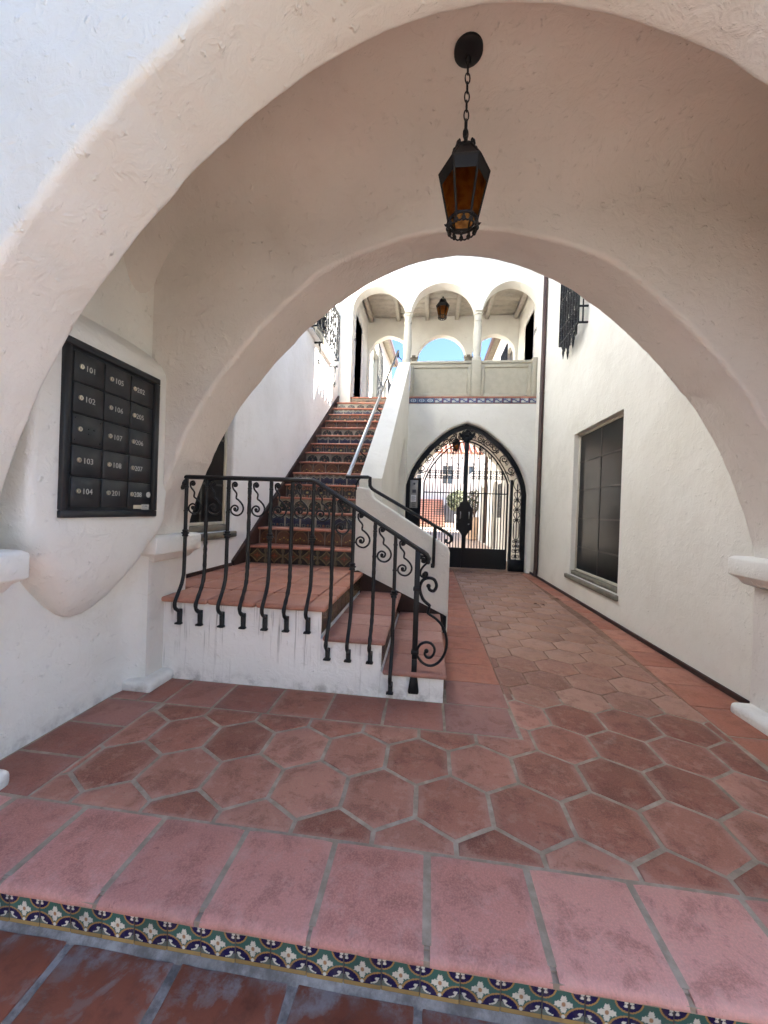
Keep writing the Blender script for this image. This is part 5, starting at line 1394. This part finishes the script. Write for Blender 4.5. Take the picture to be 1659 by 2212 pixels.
for k in range(12):
    z = .19 * (k + 1); y = 29.6 + k * .33
    box_obj('step', (-.9, y, 0), (1.22, y + .36, z - .03), M['rear_paving'], fs_); box_obj('tread', (-.92, y - .03, z - .028), (1.24, y + .33, z), M['tread'], fs_)
    box_obj('riser_band', (-.9, y - .008, z - .15), (1.22, y - .001, z - .07), M['sill'], fs_)
dk = empty('garden_shed', (1.9, 31.5, 0), 'low dark grey arched shelter beyond the gate', 'shelter')
MB().prism([(1.25, 0), (2.75, 0), (2.75, 1.7), (2.5, 2.05), (2.0, 2.25), (1.55, 2.1), (1.25, 1.75)], 'Y', 31.2, 32.6).build('cover', M['awning'], dk)
MB().box((1.25, 31.15, .02), (2.75, 31.19, .35)).build('base_rail', M['plaster_far'], dk)
def leaf_cloud(name, c, rad, n, mat, parent, size=.06, seed=1):
    rnd = random.Random(seed); vs = []; fs = []
    for k in range(n):
        while True:
            p = Vector((rnd.uniform(-1, 1), rnd.uniform(-1, 1), rnd.uniform(-1, 1)))
            if p.length < 1 and p.length > rnd.random() * .9: break
        q = Vector((c[0] + p.x * rad[0], c[1] + p.y * rad[1], c[2] + p.z * rad[2]))
        a = Vector((rnd.uniform(-1, 1), rnd.uniform(-1, 1), rnd.uniform(-1, 1))).normalized(); b = a.orthogonal().normalized(); s = size * rnd.uniform(.6, 1.4)
        i = len(vs); vs += [q - a * s, q + b * s * .4, q + a * s, q - b * s * .4]; fs.append([i, i + 1, i + 2, i + 3])
    return MB().add(vs, fs).build(name, mat, parent, fix=False)
p1 = empty('potted_shrub', (2.06, 17.7, 0), 'large tan clay pot with a thin leafy shrub beyond the gate', 'plant')
MB().lathe([(.30, .0), (.38, .02), (.39, .08), (.33, .09), (.36, .3), (.42, .7), (.40, .92), (.44, .95), (.44, 1.02), (.36, 1.02), (.34, .95)], (2.06, 17.7, 0), 22).build('pot', M['pot'], p1, smooth=50)
MB().lathe([(.33, 0), (.33, .01)], (2.06, 17.7, .93), 16).build('soil', M['soil'], p1)
for k in range(7):
    a = k * 1.1; MB().tube([(2.06, 17.7, .94), (2.06 + .12 * math.cos(a), 17.7 + .12 * math.sin(a), 1.5), (2.06 + .3 * math.cos(a), 17.7 + .3 * math.sin(a), 2.0 + .1 * (k % 3))], .014, 5).build('stem', M['leaf_dry'], p1)
leaf_cloud('foliage', (2.06, 17.7, 1.75), (.45, .45, .55), 420, M['foliage'], p1, .07, 3)
p2 = empty('potted_shrub', (1.75, 26, 0), 'rounded yellow green shrub in a white pot behind the gate bars', 'plant')
MB().lathe([(.4, 0), (.5, .5), (.55, .95), (.6, 1.0), (.6, 1.08), (.5, 1.08)], (2.25, 26, 0), 18).build('pot', M['pot_white'], p2, smooth=50)
MB().tube([(2.25, 26, 1.0), (2.1, 26, 1.5)], .05, 6).build('stem', M['leaf_dry'], p2)
leaf_cloud('foliage', (2.0, 26, 2.0), (.85, .8, .75), 1500, M['foliage'], p2, .10, 5)
# right house beyond the archway
rb_ = empty('rear_right_house', (2.2, 12, 0), 'white house side with dark doorways to the right beyond the gate', 'house')
plate('wall', [(10.21, -.2), (24, -.2), (24, 3.4), (15.3, 3.4), (15.3, 7.12), (10.21, 7.12)], [rect(12.9, .0, 13.6, 2.3), rect(15.9, 0, 16.9, 2.3), rect(11.2, 4.4, 12.2, 6.2), rect(19, .9, 20.2, 2.3)], 'X', 2.22, 2.5, M['plaster_far'], rb_, r0=.02)
for (a, b, z0, z1) in ((12.9, 13.6, 0, 2.3), (15.9, 16.9, 0, 2.3)): box_obj('door', (2.34, a, z0), (2.38, b, z1), M['awning'], rb_)
for (a, b, z0, z1) in ((11.2, 12.2, 4.4, 6.2), (19, 20.2, .9, 2.3)): box_obj('window', (2.34, a, z0), (2.38, b, z1), M['glass'], rb_)
MB().tube([(2.16, 15.2, 6.9), (2.16, 15.2, .05)], .06, 8).build('downspout', M['pipe'], rb_, smooth=60)
for (a, b) in ((11.4, 12.0),):
    for k in range(5): MB().box((2.08, a + (b - a) * k / 4 - .012, 1.1), (2.10, a + (b - a) * k / 4 + .012, 2.1)).build('grille_bar', IR, rb_)
    for z in (1.1, 1.4, 1.75, 2.1): MB().box((2.075, a, z - .01), (2.105, b, z + .01)).build('grille_rail', IR, rb_)
for k in range(11): MB().box((2.06, 11.2 + k * .1 - .01, 4.5), (2.08, 11.2 + k * .1 + .01, 6.1)).build('grille_bar', IR, rb_)
for z in (4.5, 5.0, 5.5, 6.1): MB().box((2.055, 11.2, z - .012), (2.085, 12.2, z + .012)).build('grille_rail', IR, rb_)
for k in range(26): MB().tube([(2.0, 10.3 + k * .2, 7.22), (3.2, 10.3 + k * .2, 7.5)], .085, 7).build('roof_tile', M['roof_tile'], rb_, smooth=60)
MB().prism([(1.93, 7.06), (3.2, 7.40), (3.2, 7.54), (1.93, 7.16)], 'Y', 10.21, 15.4).build('roof_deck', M['sill'], rb_)
MB().tube([(1.94, 10.25, 7.06), (1.94, 15.45, 7.06)], .06, 8).build('gutter', M['pipe'], rb_, smooth=60)
# left house seen through the loggia
lb = empty('rear_left_house', (-1.8, 13, 0), 'sunlit white house with eave and iron grilles behind the left loggia arch', 'house')
plate('wall', [(10.4, -.2), (16.1, -.2), (16.1, 7.35), (10.4, 6.68)], [rect(11.0, 4.2, 12.2, 6.1), rect(13.6, 4.4, 14.6, 6.0)], 'X', -1.78, -2.1, M['plaster_far'], lb, r0=.02)
for (a, b, z0, z1) in ((11.0, 12.2, 4.2, 6.1), (13.6, 14.6, 4.4, 6.0)):
    box_obj('window', (-1.96, a, z0), (-1.92, b, z1), M['glass'], lb)
    for k in range(8):
        y = a + (b - a) * k / 7; MB().box((-1.64, y - .011, z0 - .1), (-1.62, y + .011, z1)).build('grille_bar', IR, lb)
    for z in (z0 - .1, (z0 + z1) / 2, z1): MB().box((-1.645, a, z - .012), (-1.615, b, z + .012)).build('grille_rail', IR, lb)
    for k in range(4): MB().tube([(-1.63, p[0], p[1]) for p in s_scroll(a + .2 + k * .3, z0 + .3, .6, .2)], .011, 5).build('scroll', IR, lb, smooth=60)
for k in range(30):
    t = k / 29; yy = 10.4 + 5.75 * t; zz = 6.72 + .67 * t
    MB().tube([(-1.60, yy, zz + .06), (-2.9, yy, zz + .45)], .09, 7).build('roof_tile', M['roof_tile'], lb, smooth=60)
MB().tube([(-1.50, 10.4, 6.64), (-1.50, 16.2, 7.31)], .06, 8).build('gutter', M['pipe'], lb, smooth=60)
MB().prism([(10.4, 6.66), (16.2, 7.33), (16.2, 7.40), (10.4, 6.73)], 'X', -2.9, -1.56).build('eave_board', M['sill'], lb)

# ------------------------------------------------------------------ dry leaves on the path
def dry_leaf(x, y, a, label, s=.05):
    vs = [(0, -s, .002), (s * .45, -s * .2, .014), (s * .3, s * .6, .010), (0, s, .004), (-s * .3, s * .6, .012), (-s * .45, -s * .2, .016), (0, 0, .004)]
    o = put('dry_leaf', MB().add(vs, [[0, 1, 6], [1, 2, 6], [2, 3, 6], [3, 4, 6], [4, 5, 6], [5, 0, 6]]).mesh('dry_leaf', M['leaf_dry']), None, (x, y, .002), (0, 0, a)); return tag(o, label, 'leaf', 'dry leaves on the path')
dry_leaf(1.86, 5.72, 1.2, 'brown dry leaf on the red tile strip by the right window', .07); dry_leaf(1.55, 5.3, .3, 'brown dry leaf on the path, nearer the middle', .055); dry_leaf(1.47, 5.33, 2.0, 'smallest brown dry leaf beside another on the path', .03)

# ------------------------------------------------------------------ unseen shrubs added to dim the street wall
for i, (x, y, h) in enumerate(((-3.3, .05, 3.1), (-3.5, -1.3, 3.3), (-3.6, -2.7, 3.0))):
    t = empty('light_block_shrub', (x, y, -.16), ('unseen dark shrub added against the street wall to dim it', 'middle one of the unseen shrubs added to block light', 'unseen dark shrub nearest the lane, added to block light')[i], 'shrub', 'added shrubs that block light at the street entry')
    MB().tube([(x, y, -.16), (x + .03, y, h * .4), (x, y + .03, h * .8)], [.05, .04, .015], 7).build('trunk', M['leaf_dry'], t)
    leaf_cloud('crown', (x, y, h * .52), (.75, .75, h * .53), 5200, M['light_block_leaf'], t, .085, 20 + i)
